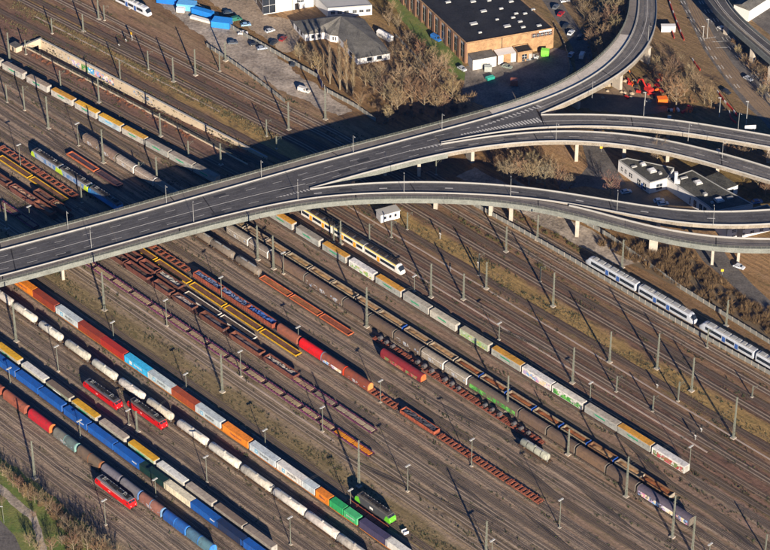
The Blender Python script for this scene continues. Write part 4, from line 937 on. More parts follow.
# ---- rust hoppers
def m_hopper(L):
    k = MB(); h = L/2
    for s in (-1, 1):
        k.side([(-h,3.0),(-h,2.2),(-h+1.6,1.2),(h-1.6,1.2),(h,2.2),(h,3.0)], s*1.42-.05, s*1.42+.05, 'rust')
        k.box(-h,h,s*1.42-.1,s*1.42+.1,2.92,3.06,'rust')
        n = int(L/1.3)
        for i in range(n+1): x = -h+.1+(L-.2)*i/n; k.box(x-.06,x+.06,s*1.42-.12,s*1.42+.12,2.15,2.92,'rust')
    for s in (-1, 1):
        k.add([(s*h,-1.42,3.0),(s*h,1.42,3.0),(s*h,1.42,2.2),(s*h,-1.42,2.2)],[(0,1,2,3)],'rust'); k.add([(s*h,-1.42,2.2),(s*h,1.42,2.2),(s*(h-1.6),1.42,1.2),(s*(h-1.6),-1.42,1.2)],[(0,1,2,3)],'rust')
        k.box(min(s*h,s*h-s*.12),max(s*h,s*h-s*.12),-1.42,1.42,2.92,3.06,'rust')
    k.box(-h+1.6,h-1.6,-1.4,1.4,1.1,1.22,'rust'); return k.mesh('hopper_body')
def hopper(u, v, L, col, load, label, seed, grp='rust hopper wagons'):
    t = wagon('hopper_wagon', label, 'wagon', grp, u, v); c = jit(lin(col), .25); Lb = round(L-2.8,1); underframe(t, round(L-.2,1), tuple(q*.6 for q in c), 2.5); bogies(t, (-L/2+1.7, L/2-1.7))
    ob('hopper_body', cached(('hp', Lb), lambda: m_hopper(Lb)), t, color=c)
    ob('load', m_load(Lb-.3, 1.55, seed, 'scrap' if seed % 3 == 0 else 'sand'), t, color=jit(lin(load), .15)); return t
HC = '#6e4435'
for i, (x, y, L, ld) in enumerate(((117.5,256,12.2,'#4a3a34'),(138.5,269.8,16.0,'#5a4a42'),(163.5,286.5,12.6,'#8a7564'),(185.5,300.4,14.2,'#77706c'),(214,320.4,16.2,'#6d6a6a'),(247,342.6,19.0,'#7a6c66'),(281.5,365.3,18.6,'#8c8780'))):
    hopper(uv_of(x, y, 3.0)[0], -67.0, L, HC, ld, f'rust hopper wagon, {ORD[i+1]} from the bridge in the row nearer the purple flats', i)
for i, (x, y, L, ld) in enumerate(((131,253.2,12.8,'#4d4038'),(149.5,265.6,11.8,'#4a3f3a'),(170.2,279.2,15.6,'#a39d98'))):
    hopper(uv_of(x, y, 3.0)[0], -62.2, L, HC, ld, f'rust hopper wagon, {ORD[i+1]} from the bridge in the row nearer the yellow edged flats', 10+i)
for i, (x, y, v, L, ld) in enumerate(((0,178,-67,13.5,'#6b5a52'),(24,193,-67,18.0,'#8a6f5c'),(46,206.5,-67,13.5,'#8a7560'),(45.5,194.7,-62.2,13,'#6b5648'),(62,206,-62.2,12,'#8a7560'))):
    hopper(uv_of(x, y, 3.0)[0], v, L, HC, ld, f'rust brown hopper wagon beyond the bridge, {ORD[i+1]} of five counted from the photo edge', 20+i)

# ---- ladder framed flats, coil flats, edged flats, low flats
def m_ladder_frame(L):
    k = MB(); h = L/2
    for y in (-1.28, 1.28): k.box(-h,h,y-.09,y+.09,.82,1.16,'rust')
    k.box(-h,h,-.3,.3,.72,1.0,'chassis')
    for s in (-1, 1):
        k.box(min(s*h,s*(h-.5)),max(s*h,s*(h-.5)),-1.28,1.28,.9,1.17,'rust')
        for y in (-.87, .87): k.cyl((s*h,y,1.0),(s*(h+.5),y,1.0),.2,.2,8,'chassis')
    return k.mesh('side_frame')
def ladder_flat(u, v, L, col, label, grp, n=8, name='flat_wagon', skip=()):
    t = wagon(name, label, 'wagon', grp, u, v); c = jit(lin(col), .1); ob('side_frame', cached(('lf', L), lambda: m_ladder_frame(L)), t, color=c); bogies(t, (-L/2+2.1, L/2-2.1))
    for i in range(n):
        if i in skip: continue
        ob('crossbeam', cached('xb', lambda: MB().box(-.42,.42,-1.3,1.3,1.0,1.22,'rust').mesh('crossbeam')), t, (-L/2+1.3+(L-2.6)*i/(n-1), 0, 0), color=jit(lin(col), .15))
        if i % 2 == 0: ob('stanchion', cached('stn', lambda: MB().box(-.06,.06,-1.32,-1.22,1.2,1.75,'rust').box(-.06,.06,1.22,1.32,1.2,1.75,'rust').mesh('stanchion')), t, (-L/2+1.3+(L-2.6)*i/(n-1), 0, 0), color=c)
    return t
LC = '#99573c'
for i, (a, b) in enumerate(((2,40),(40.5,78),(150.5,189),(366,396),(437,471),(472,506),(507,541.5))):
    y = lambda x: 144+(x*.672) if x < 200 else (390+(x-366)*.6405)
    ua, ub = uv_of(a, y(a), 1.4)[0], uv_of(b, y(b), 1.4)[0]
    where = ('beyond the bridge',)*2+('just below the bridge',)+('behind the brown hooded wagons','in the far end row','in the far end row','in the far end row')
    ladder_flat((ua+ub)/2, -52.2, round(ub-ua-.6, 1), LC, f'rust ladder framed flat wagon {where[i]}, {ORD[i+1]} along its track', 'ladder framed flat wagons', 8 if i != 3 else 7)
T12U = [uv_of(x, 338.6+(x-374)*.601, 1.4)[0] for x in (372,404,438.5,473,509,546)]
for i in range(5):
    a, b = T12U[i], T12U[i+1]; L = round(b-a-.6, 1)
    ladder_flat((a+b)/2, -30.0, L, '#8f4f39', f'rust coil carrying flat wagon, {ORD[i+1]} from the red hooded wagon end', 'coil wagons', 8, 'coil_wagon')
    for j, f in enumerate((.12, .32, .52) if i % 2 == 0 else (.3, .5, .72)):
        uu = a+(b-a)*f+1.2; r = random.uniform(.62, .8); t = tag(ob('steel_coil', None, None, UV(uu, -30.0, RZ+1.22+r), TA), f'dark grey steel coil, {ORD[j+1]} on the {ORD[i+1]} coil wagon', 'coil', 'steel coils on the coil wagons')
        k = MB(); wd = random.uniform(.55, .75)
        k.cyl((0,-wd,0),(0,wd,0),r,r,18,'steel', False)
        for y in (-wd, wd):
            vs = [(q*math.cos(2*math.pi*n/18), y, q*math.sin(2*math.pi*n/18)) for q in (r, r*.38) for n in range(18)]
            k.add(vs, [(n,(n+1)%18,18+(n+1)%18,18+n) for n in range(18)], 'steel')
        k.cyl((0,-wd,0),(0,wd,0),r*.38,r*.38,18,'dark', False); t.data = None
        bpy.data.objects.remove(t); t = tag(ob('steel_coil', k.mesh('steel_coil'), None, UV(uu, -30.0, RZ+1.22+r*.97), TA), f'dark grey steel coil, {ORD[j+1]} on the {ORD[i+1]} coil wagon', 'coil', 'steel coils on the coil wagons')
def m_edged(L, em, ew=.22, eh=.32):
    k = MB(); h = L/2
    for y in (-1.3, 1.3): k.box(-h,h,y-ew/2,y+ew/2,.9,1.15+eh,em)
    for s in (-1, 1): k.box(min(s*h,s*(h-ew)),max(s*h,s*(h-ew)),-1.3+ew/2,1.3-ew/2,.9,1.15+eh,em)
    return k.mesh('edge_frame')
def edged_flat(u, v, L, edge, floor, label, grp, ew=.24, inner=True, eh=.3):
    t = wagon('edged_flat_wagon', label, 'wagon', grp, u, v); bogies(t, (-L/2+2.1, L/2-2.1)); ob('edge_frame', cached(('ef', L, ew, eh), lambda: m_edged(L, 'paint', ew, eh)), t, color=lin(edge))
    ob('underframe', cached(('eu', L), lambda: m_frame(L-.1, 2.3, .72, 1.1, 'rust')), t, color=lin('#4a3a30'))
    n = 6
    for i in range(n):
        q = (L-.6)/n; ob('floor_board', cached(('fbd', round(q,2)), lambda: MB().box(-q/2+.04,q/2-.04,-1.17,1.17,1.1,1.17,'rust').mesh('floor_board')), t, (-L/2+.3+q*(i+.5), 0, 0), color=jit(lin(floor), .14))
    return t
for i, (a, b) in enumerate(((0,31),(32,66.5),(121,156),(157,190.5),(192,225.5),(226.5,261.5),(262.5,300))):
    y = lambda x: 156+x*.6515 if x < 140 else 258.5+(x-157)*.664
    y = lambda x: 156.3+x*.6605
    ua, ub = uv_of(a, y(a), 1.4)[0], uv_of(b, y(b), 1.4)[0]
    edged_flat((ua+ub)/2, -57.0, round(ub-ua-.5, 1), '#c99c22', '#73513a', f'yellow edged flat wagon, {ORD[2-i if i < 2 else i-1]} {"beyond" if i < 2 else "from"} the bridge', 'yellow edged flat wagons')
for i, (a, b) in enumerate(((184.5,219.5),(221,256))):
    y = lambda x: 293+(x-184.5)*.632
    ua, ub = uv_of(a, y(a), 1.4)[0], uv_of(b, y(b), 1.4)[0]
    edged_flat((ua+ub)/2, -62.2, round(ub-ua-.5, 1), '#c9c2b6', '#4b4038', f'white edged empty flat wagon, {ORD[i+1]} after the hoppers', 'white edged flat wagons', .16)
for i, (a, b, c, fl) in enumerate(((69,97,'#b5653f','#54424a'),(98,121,'#5a4040','#4b3c44'))):
    ua, ub = uv_of(a, 153+(a-69)*.63, 1.4)[0], uv_of(b, 153+(b-69)*.63, 1.4)[0]
    edged_flat((ua+ub)/2, -35.3, round(ub-ua-.4, 1), c, fl, 'orange edged empty flat wagon beside the silver locomotives' if i == 0 else 'dark low flat wagon entering the bridge shadow', 'empty flats beyond the bridge', .3, eh=.45)
for i, (a, b) in enumerate(((261.5,291.5),(292.5,322.5),(323.5,354.5))):
    ua, ub = uv_of(a, 276.5+(a-261.5)*.604, 1.5)[0], uv_of(b, 276.5+(b-261.5)*.604, 1.5)[0]
    edged_flat((ua+ub)/2, -35.3, round(ub-ua-.4, 1), '#b8653f', '#a2683c' if i < 2 else '#8f4f34', f'rust red flat wagon with an orange wooden floor, {ORD[i+1]} after the grey tanks', 'orange floored flat wagons', .2)
def m_carflat(L):
    k = MB(); h = L/2
    for y in (-1.32, 1.32):
        k.side([(-h,1.3),(-h,.85),(-h+1.8,.75),(-.5,.55),(.5,.55),(h-1.8,.75),(h,.85),(h,1.3)], y-.05, y+.05, 'rust')
        for i in range(6): x = -h+.7+(L-1.4)*i/5; k.box(x-.07,x+.07,y-.09,y+.09,.8,1.55,'rust')
    return k.mesh('side_frame')
def carflat(u, v, L, deckc, label, grp, np=3, side='#6b3558'):
    t = wagon('low_flat_wagon', label, 'wagon', grp, u, v); bogies(t, (-L/2+1.6, L/2-1.6)); ob('side_frame', cached(('cf', L), lambda: m_carflat(L)), t, color=jit(lin(side), .15))
    ob('underframe', cached(('cu', L), lambda: m_frame(L-.1, 2.3, .72, 1.05, 'rust')), t, color=lin('#4a3038'))
    for i in range(np):
        q = (L-.8)/np; ob('deck_panel', cached(('dp', round(q,2)), lambda: MB().box(-q/2+.2,q/2-.2,-.85,.85,1.05,1.26,'tarp').mesh('deck_panel')), t, (-L/2+.4+q*(i+.5), 0, 0), color=jit(lin(deckc), .12))
    return t
xs = [0.5,19.5,38,57,76,95,113.5,132,151,170,189,208,227,246,264.5,283,301,318.5,334]
y = lambda x: 200.5+x*.6845
for i in range(len(xs)-1):
    ua, ub = uv_of(xs[i], y(xs[i]), 1.6)[0], uv_of(xs[i+1], y(xs[i+1]), 1.6)[0]; px = (xs[i]+xs[i+1])/2
    if 36 < px < 76: continue
    far = px < 40; nn = 2-i if far else i-3
    carflat((ua+ub)/2, -76.2, round(ub-ua-.7, 1), '#a58e6e' if not far else '#8a6a50', f'purple framed low flat wagon, {ORD[nn]} {"beyond" if far else "from"} the bridge in the long empty row', 'purple framed low flats', 2)
ua, ub = uv_of(334.5, y(334.5)-1, 1.6)[0], uv_of(373, y(373)-1.5, 1.6)[0]; carflat((ua+ub)/2, -76.2, round(ub-ua-.6, 1), '#d9861c', 'purple low flat wagon with a bright orange deck at the end of its row', 'purple framed low flats', 4)
for i, (a, b, c) in enumerate(((294,314,'#a5886a'),(314.5,335,'#93806a'),(335.5,374,'#a8977c'))):
    y2 = lambda x: 376+(x-294)*.70
    ua, ub = uv_of(a, y2(a), 1.6)[0], uv_of(b, y2(b), 1.6)[0]
    carflat((ua+ub)/2, -67.0, round(ub-ua-.6, 1), c, ('purple framed low flat wagon coupled to the last rust hopper','purple framed low flat wagon between two other flats after the hoppers','long purple framed low flat wagon with a beige deck, last after the hoppers')[i], 'purple flats after the hoppers', 3 if i < 2 else 4)
ua, ub = uv_of(347,502,.8)[0], uv_of(387,529,.8)[0]; carflat((ua+ub)/2, -98.6, round(ub-ua, 1), '#8a4a3a', 'low rust red flat wagon between the green locomotive and the containers', None, 4, '#8a4434')

# ---- locomotives
def m_locobody(L, w_=1.45):
    k = MB(); h = L/2
    prof = [(-h,1.0),(h,1.0),(h+.02,1.9),(h-.35,2.9),(h-.95,3.55),(-h+.95,3.55),(-h+.35,2.9),(-h-.02,1.9)]
    k.side(prof, -w_, w_, 'clean'); return k.mesh('body_shell')
def m_locoroof(L):
    k = MB(); h = L/2-.95; k.prism([(-1.4,3.54),(1.4,3.54),(1.12,3.86),(-1.12,3.86)], -h, h, 'paint'); return k.mesh('roof')
def m_locogear(L):
    k = MB(); rnd = random.Random(3); x = -L/2+2.0
    while x < L/2-2: 
        ln = rnd.uniform(.8,2.0); wd = rnd.uniform(.4,.85); k.box(x,x+ln,-wd,wd,3.86,3.86+rnd.uniform(.12,.3),'dark'); x += ln+rnd.uniform(.25,.6)
    for i in range(9): k.cyl((-L/2+2.4+i*(L-5)/8,.9,3.86),(-L/2+2.4+i*(L-5)/8,.9,4.15),.07,.05,6,'lamp')
    return k.mesh('roof_equipment')
def m_panto():
    k = MB()
    for y in (-.4,.4): k.beam((-.9,y,3.95),(.6,y*.6,4.2),.06,.06,'greypole'); k.beam((.6,y*.6,4.2),(-.5,y*.8,4.42),.05,.05,'greypole')
    k.box(-.62,-.4,-.8,.8,4.4,4.46,'greypole'); k.box(-1,1,-.5,.5,3.87,3.97,'dark'); return k.mesh('pantograph')
def m_windscreen(L, s):
    k = MB(); h = L/2; a = Vector((s*(h-.35),0,2.9)); b = Vector((s*(h-.95),0,3.55)); n = Vector((.66*s,0,.6)).normalized()*.012
    p = a.lerp(b,.06)+n; q = a.lerp(b,.9)+n
    for y0, y1 in ((-1.25,-.05),(.05,1.25)): k.add([(p.x,y0,p.z),(p.x,y1,p.z),(q.x,y1*.96,q.z),(q.x,y0*.96,q.z)],[(0,1,2,3)],'glass')
    return k.mesh('windscreen')
def m_headlights(L, s):
    k = MB(); h = L/2
    for y in (-.95,.95): k.cyl((s*(h-.05),y,1.9),(s*(h+.06),y,1.9),.16,.16,10,'lamp')
    k.box(min(s*h,s*(h+.02)),max(s*h,s*(h+.02)),-1.3,1.3,1.05,1.3,'dark'); return k.mesh('headlights')
def m_sideband(L, m, x0, x1, z0, z1, out=1.456):
    k = MB()
    for s in (-1, 1): k.add([(x0,s*out,z0),(x1,s*out,z0),(x1,s*out,z1),(x0,s*out,z1)],[(0,1,2,3)],m)
    return k.mesh('side_band')
def m_skirt(L):
    k = MB(); k.box(-L/2+.2,L/2-.2,-1.3,1.3,.7,1.0,'chassis'); k.box(-2.2,2.2,-1.25,1.25,.35,.9,'chassis')
    for s in (-1,1):
        for y in (-.87,.87): k.cyl((s*L/2,y,1.03),(s*(L/2+.55),y,1.03),.2,.2,8,'dark')
    return k.mesh('underframe')
def loco(px, py, v, L, body, roof, label, bands=(), cab=None, pan=True, z=3.9, letter=None):
    u = uv_of(px, py, z)[0]; t = wagon('locomotive', label, 'locomotive', 'locomotives in the yard', u, v)
    b = ob('body_shell', cached(('lb', L), lambda: m_locobody(L)), t, color=lin(body)); ob('roof', cached(('lr', L), lambda: m_locoroof(L)), t, color=lin(roof))
    ob('roof_equipment', cached(('lg', L), lambda: m_locogear(L)), t); ob('underframe', cached(('lu', L), lambda: m_skirt(L)), t); bogies(t, (-L/2+4, L/2-4))
    for s in (-1, 1):
        ob('windscreen', cached(('ws', L, s), lambda: m_windscreen(L, s)), t); ob('headlights', cached(('hl', L, s), lambda: m_headlights(L, s)), t)
        if pan: ob('pantograph', cached('pan', m_panto), t, (s*(L/2-4), 0, 0))
    for m, x0, x1, z0, z1 in bands: ob('side_band', m_sideband(L, m, x0, x1, z0, z1), t)
    if cab:
        for s in (-1, 1):
            k = MB(); h = L/2
            k.side([(s*(h-2.6),1.02),(s*(h+.04),1.02),(s*(h+.04),1.9),(s*(h-.33),2.9),(s*(h-1.6),3.4),(s*(h-2.2),2.2)][::s], -1.47, 1.47, cab); ob('cab', k.mesh('cab'), t)
            ob('windscreen', m_windscreen(L+.06, s), t)
    if letter: lettering(t, letter, .75, 'white', -1.5, -1.465, 2.1)
    sk = MB()
    for sgn in (-1, 1):
        for x in (-L/2+1.3, L/2-1.3): sk.add([(x-.3,sgn*1.462,2.35),(x+.3,sgn*1.462,2.35),(x+.3,sgn*1.462,3.1),(x-.3,sgn*1.462,3.1)],[(0,1,2,3)],'glass')
    ob('cab_side_windows', sk.mesh('cab_side_windows'), t); return t
RED='#c01418'
loco(103, 390, -122.3, 18.6, RED, '#57585c', 'red electric locomotive standing between the trailers and the tank wagons', (('dark',-6,6,2.9,3.4),), letter='DB')
loco(143.5, 411.5, -117.9, 18.6, RED, '#5a5450', 'second red locomotive, half hidden behind the white tank wagons', (('dark',-6,6,2.9,3.4),), letter='DB')
loco(114.5, 488.2, -151.6, 18.6, '#cc1a1a', '#6a6a6e', 'solitary red electric locomotive beside the park', (('greypole',-6,6,3.0,3.4),), letter='DB')
mat('lime', (.42,.58,.04), rough=.5); mat('silverblue', (.40,.42,.44), rough=.4, var=.3, scale=.45, col2=(.07,.17,.36))
loco(49, 156.5, -45.6, 18.2, '#8a94a6', '#5c564e', 'silver and blue locomotive with lime green cab, farthest from the bridge', (('silverblue',-6.4,6.4,1.3,3.0),), cab='lime')
loco(78, 174.3, -45.6, 18.2, '#8a94a6', '#5c564e', 'middle one of three silver, blue and lime locomotives', (('silverblue',-6.4,6.4,1.3,3.0),), cab='lime')
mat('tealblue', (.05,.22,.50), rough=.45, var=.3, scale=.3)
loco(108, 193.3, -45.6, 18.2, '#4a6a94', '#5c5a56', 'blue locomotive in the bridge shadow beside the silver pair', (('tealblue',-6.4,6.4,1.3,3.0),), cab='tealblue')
mat('appleg', (.12,.50,.03), rough=.45)
loco(373.5, 504.6, -94.6, 16.6, '#4a4c4e', '#58544e', 'dark diesel locomotive with apple green cabs beside the containers', (('white',-1.2,.4,1.7,2.6),), cab='appleg', pan=False)

# ---- passenger units
def m_coach(L, z1=3.9):
    k = MB(); w_ = 1.42; k.prism([(-w_,.55),(w_,.55),(w_+.03,2.0),(w_-.05,3.3),(w_-.35,3.75),(0,z1),(-w_+.35,3.75),(-w_+.05,3.3),(-w_-.03,2.0)], -L/2, L/2, 'clean'); return k.mesh('coach_body')
def m_nose(ln, s):
    k = MB(); vs = []; prof = [(-1,0),(1,0),(1.02,.43),(.965,.82),(.75,.955),(0,1),(-.75,.955),(-.965,.82),(-1.02,.43)]
    T_ = [0,.2,.42,.66,.86,1]; H_ = [3.9,3.82,3.5,2.75,2.0,1.75]; W_ = [1,1,.97,.92,.85,.76]; n = 5
    for i in range(n+1):
        for a, b in prof: vs.append((s*ln*T_[i], a*1.42*W_[i], .55+b*(H_[i]-.55)))
    N_ = len(prof)
    for i in range(n):
        for j in range(N_): k.add([vs[i*N_+j], vs[i*N_+(j+1)%N_], vs[(i+1)*N_+(j+1)%N_], vs[(i+1)*N_+j]], [(0,1,2,3)], 'glass' if i in (2,3) and 3 <= j <= 6 else 'clean')
    k.add([vs[n*N_+j] for j in range(N_)], [tuple(range(N_))], 'clean'); return k.mesh('nose')
def m_windows(sg, x0, x1, z0=1.6, z1=2.85):
    k = MB(); k.add([(x0,sg*1.462,z0),(x1,sg*1.462,z0),(x1,sg*1.435,z1),(x0,sg*1.435,z1)],[(0,1,2,3) if sg < 0 else (3,2,1,0)],'glass')
    return k.mesh('window_band')
def m_door(c, s):
    k = MB(); k.add([(-.75,s*1.47,.7),(.75,s*1.47,.7),(.75,s*1.475,2.0),(.75,s*1.45,2.85),(-.75,s*1.45,2.85),(-.75,s*1.475,2.0)],[(0,1,2,3,4,5)],c)
    return k.mesh('door')
def m_roofgear(L, seed, m='greypole'):
    k = MB(); rnd = random.Random(seed); x = -L/2+1
    while x < L/2-2.5:
        ln = rnd.uniform(1.2,3); k.box(x,x+ln,-.85,.85,3.74,4.08,m); x += ln+rnd.uniform(.3,1.5)
    return k.mesh('roof_unit')
def m_stripe(L, m):
    k = MB()
    for s in (-1, 1): k.add([(-L/2,s*1.40,3.15),(L/2,s*1.40,3.15),(L/2,s*1.22,3.66),(-L/2,s*1.22,3.66)],[(0,1,2,3)],m)
    return k.mesh('roof_stripe')
def coach(u, v, L, col, label, doors, dc, stripe=None, nose=0, gear=1, grp=None, name='railcar', gm='greypole', roofc=None):
    t = wagon(name, label, 'train car', grp, u, v); ob('coach_body', cached(('cb', L), lambda: m_coach(L)), t, color=lin(col)); bogies(t, (-L/2+2.6, L/2-2.6))
    ob('underfloor', cached(('uf', L), lambda: MB().box(-L/2+.3,L/2-.3,-1.2,1.2,.35,.56,'chassis').mesh('underfloor')), t)
    ds = [L*(d-.5) for d in doors]; edges = [-L/2+.5]+[e for d in ds for e in (d-1.0, d+1.0)]+[L/2-.5]
    for i in range(0, len(edges), 2):
        if edges[i+1]-edges[i] > .8: [ob('window_band', cached(('wi', sg, round(edges[i],2), round(edges[i+1],2)), lambda: m_windows(sg, edges[i], edges[i+1])), t) for sg in (-1, 1)]
    for d in ds:
        for sg in (-1, 1): ob('door', cached(('dr', dc, sg), lambda: m_door(dc, sg)), t, (d, 0, 0))
    if stripe: ob('roof_stripe', cached(('rs', L, stripe), lambda: m_stripe(L, stripe)), t)
    ob('roof_unit', m_roofgear(L, gear, gm), t)
    if roofc: ob('roof', cached(('crf', L, roofc), lambda: MB().prism([(-1.2,3.7),(1.2,3.7),(1.08,3.79),(0,3.93),(-1.08,3.79)],-L/2,L/2,roofc).mesh('roof')), t)
    if nose:
        ln = 2.6; ob('nose', cached(('ns', nose), lambda: m_nose(ln, nose)), t, (nose*L/2, 0, 0), color=lin(col))
    return t
mat('doororange', (.85,.36,.02), rough=.45); mat('doorblue', (.04,.10,.30), rough=.45); mat('stripeyellow', (.80,.55,.03), rough=.45)
mat('darkroof', (.10,.10,.10), rough=.7, var=.3); mat('pale_roof', (.34,.34,.34), rough=.7, var=.25, scale=.4, dirt=.3, dirtcol=(.2,.2,.2))
nose_u = uv_of(403.5, 269, 3)[0]
for i in range(3):
    L = 17.2; coach(nose_u-2.6-L/2-i*(L+.5), 4.6, L, '#dedad2', f'white, yellow striped railcar section, {ORD[i+1]} behind the nose near the bridge', (.32,.72) if i else (.45,), 'doororange', 'stripeyellow', 1 if i == 0 else 0, i+3, 'yellow and white passenger train', gm='chassis', roofc='darkroof')
bu = [uv_of(x, y, 3.9)[0] for x, y in ((587,257.5),(639.5,285.5),(697,316))]
coach((bu[0]+bu[1])/2, 60.2, round(bu[1]-bu[0]-3, 1), '#b4b9bf', 'white railcar with blue doors at the end of the gravel lane, tail car', (.38,.62), 'doorblue', None, -1, 21, 'blue and white passenger trains', roofc='pale_roof')
coach((bu[1]+bu[2])/2-1.2, 60.2, round(bu[2]-bu[1]-3, 1), '#b4b9bf', 'white railcar with blue doors, second car whose nose meets the next unit', (.33,.6), 'doorblue', None, 1, 22, 'blue and white passenger trains', roofc='pale_roof')
b2 = [uv_of(x, y, 3.9)[0] for x, y in ((701,320),(758.5,350),(816,381))]
coach((b2[0]+b2[1])/2+1, 60.2, round(b2[1]-b2[0]-3, 1), '#b4b9bf', 'white railcar with blue doors, first car of the rear unit by the fence', (.4,.66), 'doorblue', None, -1, 23, 'blue and white passenger trains', roofc='pale_roof')
coach((b2[1]+b2[2])/2+.2, 60.2, round(b2[2]-b2[1]-1, 1), '#b4b9bf', 'white railcar cut by the photo edge behind the rear unit', (.4,.66), 'doorblue', None, 0, 24, 'blue and white passenger trains', roofc='pale_roof')
wu, wv = uv_of(149, 12, 2.5); WV = wv-bend(wu, wv)
for _ in range(3): WV = wv-bend(wu, WV)
TW = WV
t = coach(wu-11, TW, 18.0, '#c9ccd0', 'silver railcar with a dark windscreen at the top edge beyond the yard', (.4,.7), 'doorblue', None, 1, 25)
coach(wu-30, TW, 18.0, '#c9ccd0', 'silver railcar section mostly outside the top edge', (.4,.7), 'doorblue', None, 0, 26)
# ================================================================== MASTS, LAMPS, SIGNALS
def m_lattice(h, wb, wt):
    k = MB(); n = max(6, int(h/1.25))
    def c(z): w_ = wb+(wt-wb)*z/h; return [Vector((sx*w_/2, sy*w_/2, z)) for sx, sy in ((-1,-1),(1,-1),(1,1),(-1,1))]
    a, b = c(0), c(h)
    for i in range(4): k.beam(a[i], b[i], .12, .12, 'mast')
    for i in range(n):
        p, q = c(h*i/n), c(h*(i+1)/n)
        for j in range(4): k.beam(p[j] if i % 2 else p[(j+1)%4], q[(j+1)%4] if i % 2 else q[j], .085, .085, 'mast')
    return k.mesh('lattice')
def m_foot(w_): return MB().box(-w_,w_,-w_,w_,0,.35,'concrete').mesh('foundation')
def m_insul(h):
    k = MB()
    for z in (h-.5, h-2.2, h-3.4):
        k.beam((-.9,0,z),(.9,0,z),.06,.06,'mast'); k.cyl((-.9,0,z-.3),(-.9,0,z),.07,.07,6,'chassis'); k.cyl((.9,0,z-.3),(.9,0,z),.07,.07,6,'chassis')
    return k.mesh('cross_arm')
def m_hmast(h):
    k = MB()
    for y in (-.15,.15): k.box(-.16,.16,y-.03,y+.03,0,h,'mast')
    k.box(-.04,.04,-.12,.12,0,h,'mast'); return k.mesh('post')
def m_canti(h):
    k = MB(); k.beam((0,0,h-2.2),(2.6,0,h-1.2),.07,.07,'mast'); k.beam((0,0,h-.5),(2.6,0,h-1.2),.06,.06,'mast'); k.beam((2.6,0,h-1.2),(2.6,0,h-2.6),.05,.05,'mast'); return k.mesh('cantilever')
def m_lightpole(h): return MB().cyl((0,0,0),(0,0,h),.15,.1,8,'mast').mesh('pole')
def m_lighthead():
    k = MB()
    for x in (-.55,.55): k.box(x-.45,x+.45,-.28,.28,-.14,.12,'lamp')
    k.box(-.2,.2,-.12,.12,-.2,.05,'greypole'); return k.mesh('lamp_head')
def m_sigpost(h): return MB().cyl((0,0,0),(0,0,h),.1,.1,6,'greypole').beam((.35,0,.3),(.35,0,h-.6),.05,.05,'greypole').mesh('post')
def m_sighead(): return MB().box(-.4,.4,-.12,.12,-1.4,0,'dark').box(-.3,.3,-.16,-.12,-1.9,-1.5,'white').box(-.45,.45,-.05,.4,-2.2,-2.12,'greypole').mesh('signal_head')
MASTS = [ # photo spot of the foot, height in photo pixels, kind
 (52.3,33.8,14,'h'),(83.5,31.7,16,'c'),(98.8,19.5,20,'c'),(104.5,20.8,14,'h'),(129.5,9,12,'h'),(148.5,69.7,18,'h'),(173.7,81.9,23,'c'),(195.6,75.4,25,'c'),(9.9,61.9,27,'c'),(26,54.6,14,'h'),(120.4,80.6,19.5,'h'),
 (99.3,102.7,23,'c'),(60.9,88.4,17,'h'),(7.3,102.7,17,'h'),(24.7,110.5,23,'h'),(48.6,128.7,31,'c'),(78.8,146,22,'l'),(103.5,163,33,'c'),(160.7,136.5,23,'c'),(219.9,71.5,16,'h'),(225.6,61,18,'c'),(266.7,136.5,17,'h'),(288.8,130,27,'c'),(325.5,119.6,30,'c'),
 (20.8,167.5,22,'l'),(7,228.6,25,'c'),(30,219.5,13,'l'),(82,203,19,'h'),(157.3,183,25,'c'),(139.4,174,12,'h'),(188.6,157,16,'h'),(221,165,21,'c'),(276.6,149,13,'h'),(258,260,35,'c'),(273.7,269,34,'c'),(283.6,274,21,'l'),(340.8,244,23,'c'),(333.8,243,17,'h'),(369.5,240.3,17,'h'),
 (391.4,237.7,16,'h'),(407.3,230,17,'h'),(506,252,25,'c'),(537.3,240.3,25,'c'),(622,267.6,28,'c'),(430.9,297.4,34,'c'),(463.5,299.5,26,'c'),(486.2,288.8,27,'c'),(479,275.8,22,'h'),(414.4,291.6,16,'l'),(553,306.4,34,'c'),(572.5,383,37,'c'),(507.4,411.7,37,'c'),(499,340,17,'l'),
 (609.5,362.3,32,'c'),(657,368.8,36,'c'),(691.5,391,34,'c'),(616.3,392,17,'h'),(678,401.3,20,'h'),(652.7,411.7,17,'h'),(590,400,18,'l'),(726,326,26,'c'),(733.3,438,42,'c'),(626,496.7,43,'c'),(672.2,537,45,'c'),(692,553,40,'c'),(688.9,472,27,'l'),(709,557,14,'l'),(765,553,20,'h'),
 (16.4,341.5,39,'c'),(104.6,310.3,39,'c'),(113.7,340.2,19,'l'),(58.5,371.4,26,'l'),(10.4,384.4,17,'l'),(167,326,27,'l'),(186.5,391,18,'l'),(221.7,298.6,22,'l'),(298.5,344,18,'l'),(241,376.6,26,'l'),(222.5,392,39,'c'),(366.8,327,40,'c'),(380.6,402.6,23,'l'),(35,478.5,39,'c'),(80.6,438,18,'l'),(105.9,525,26,'l'),
 (156,496.7,19,'l'),(129,425,16,'l'),(137.3,431.7,22,'c'),(207,482.4,28,'l'),(265.4,447.3,19,'l'),(290.7,544.8,30,'l'),(359,486.3,49,'c'),(350.7,509.7,21,'l'),(322.6,431.7,26,'l'),(471.5,466.3,28,'l'),(407.6,491.5,28,'l'),(559.5,528,30,'l'),(486,553,35,'c'),(491.8,557,18,'l'),(568,454.6,27,'c'),(752,397.4,12,'h'),(436,175,16,'h'),(707,348,20,'h'),(540,282,16,'h')]
def beyond(p):
    x = p.x; return p.y > (38+.52*(x+70) if x < -10 else 70)
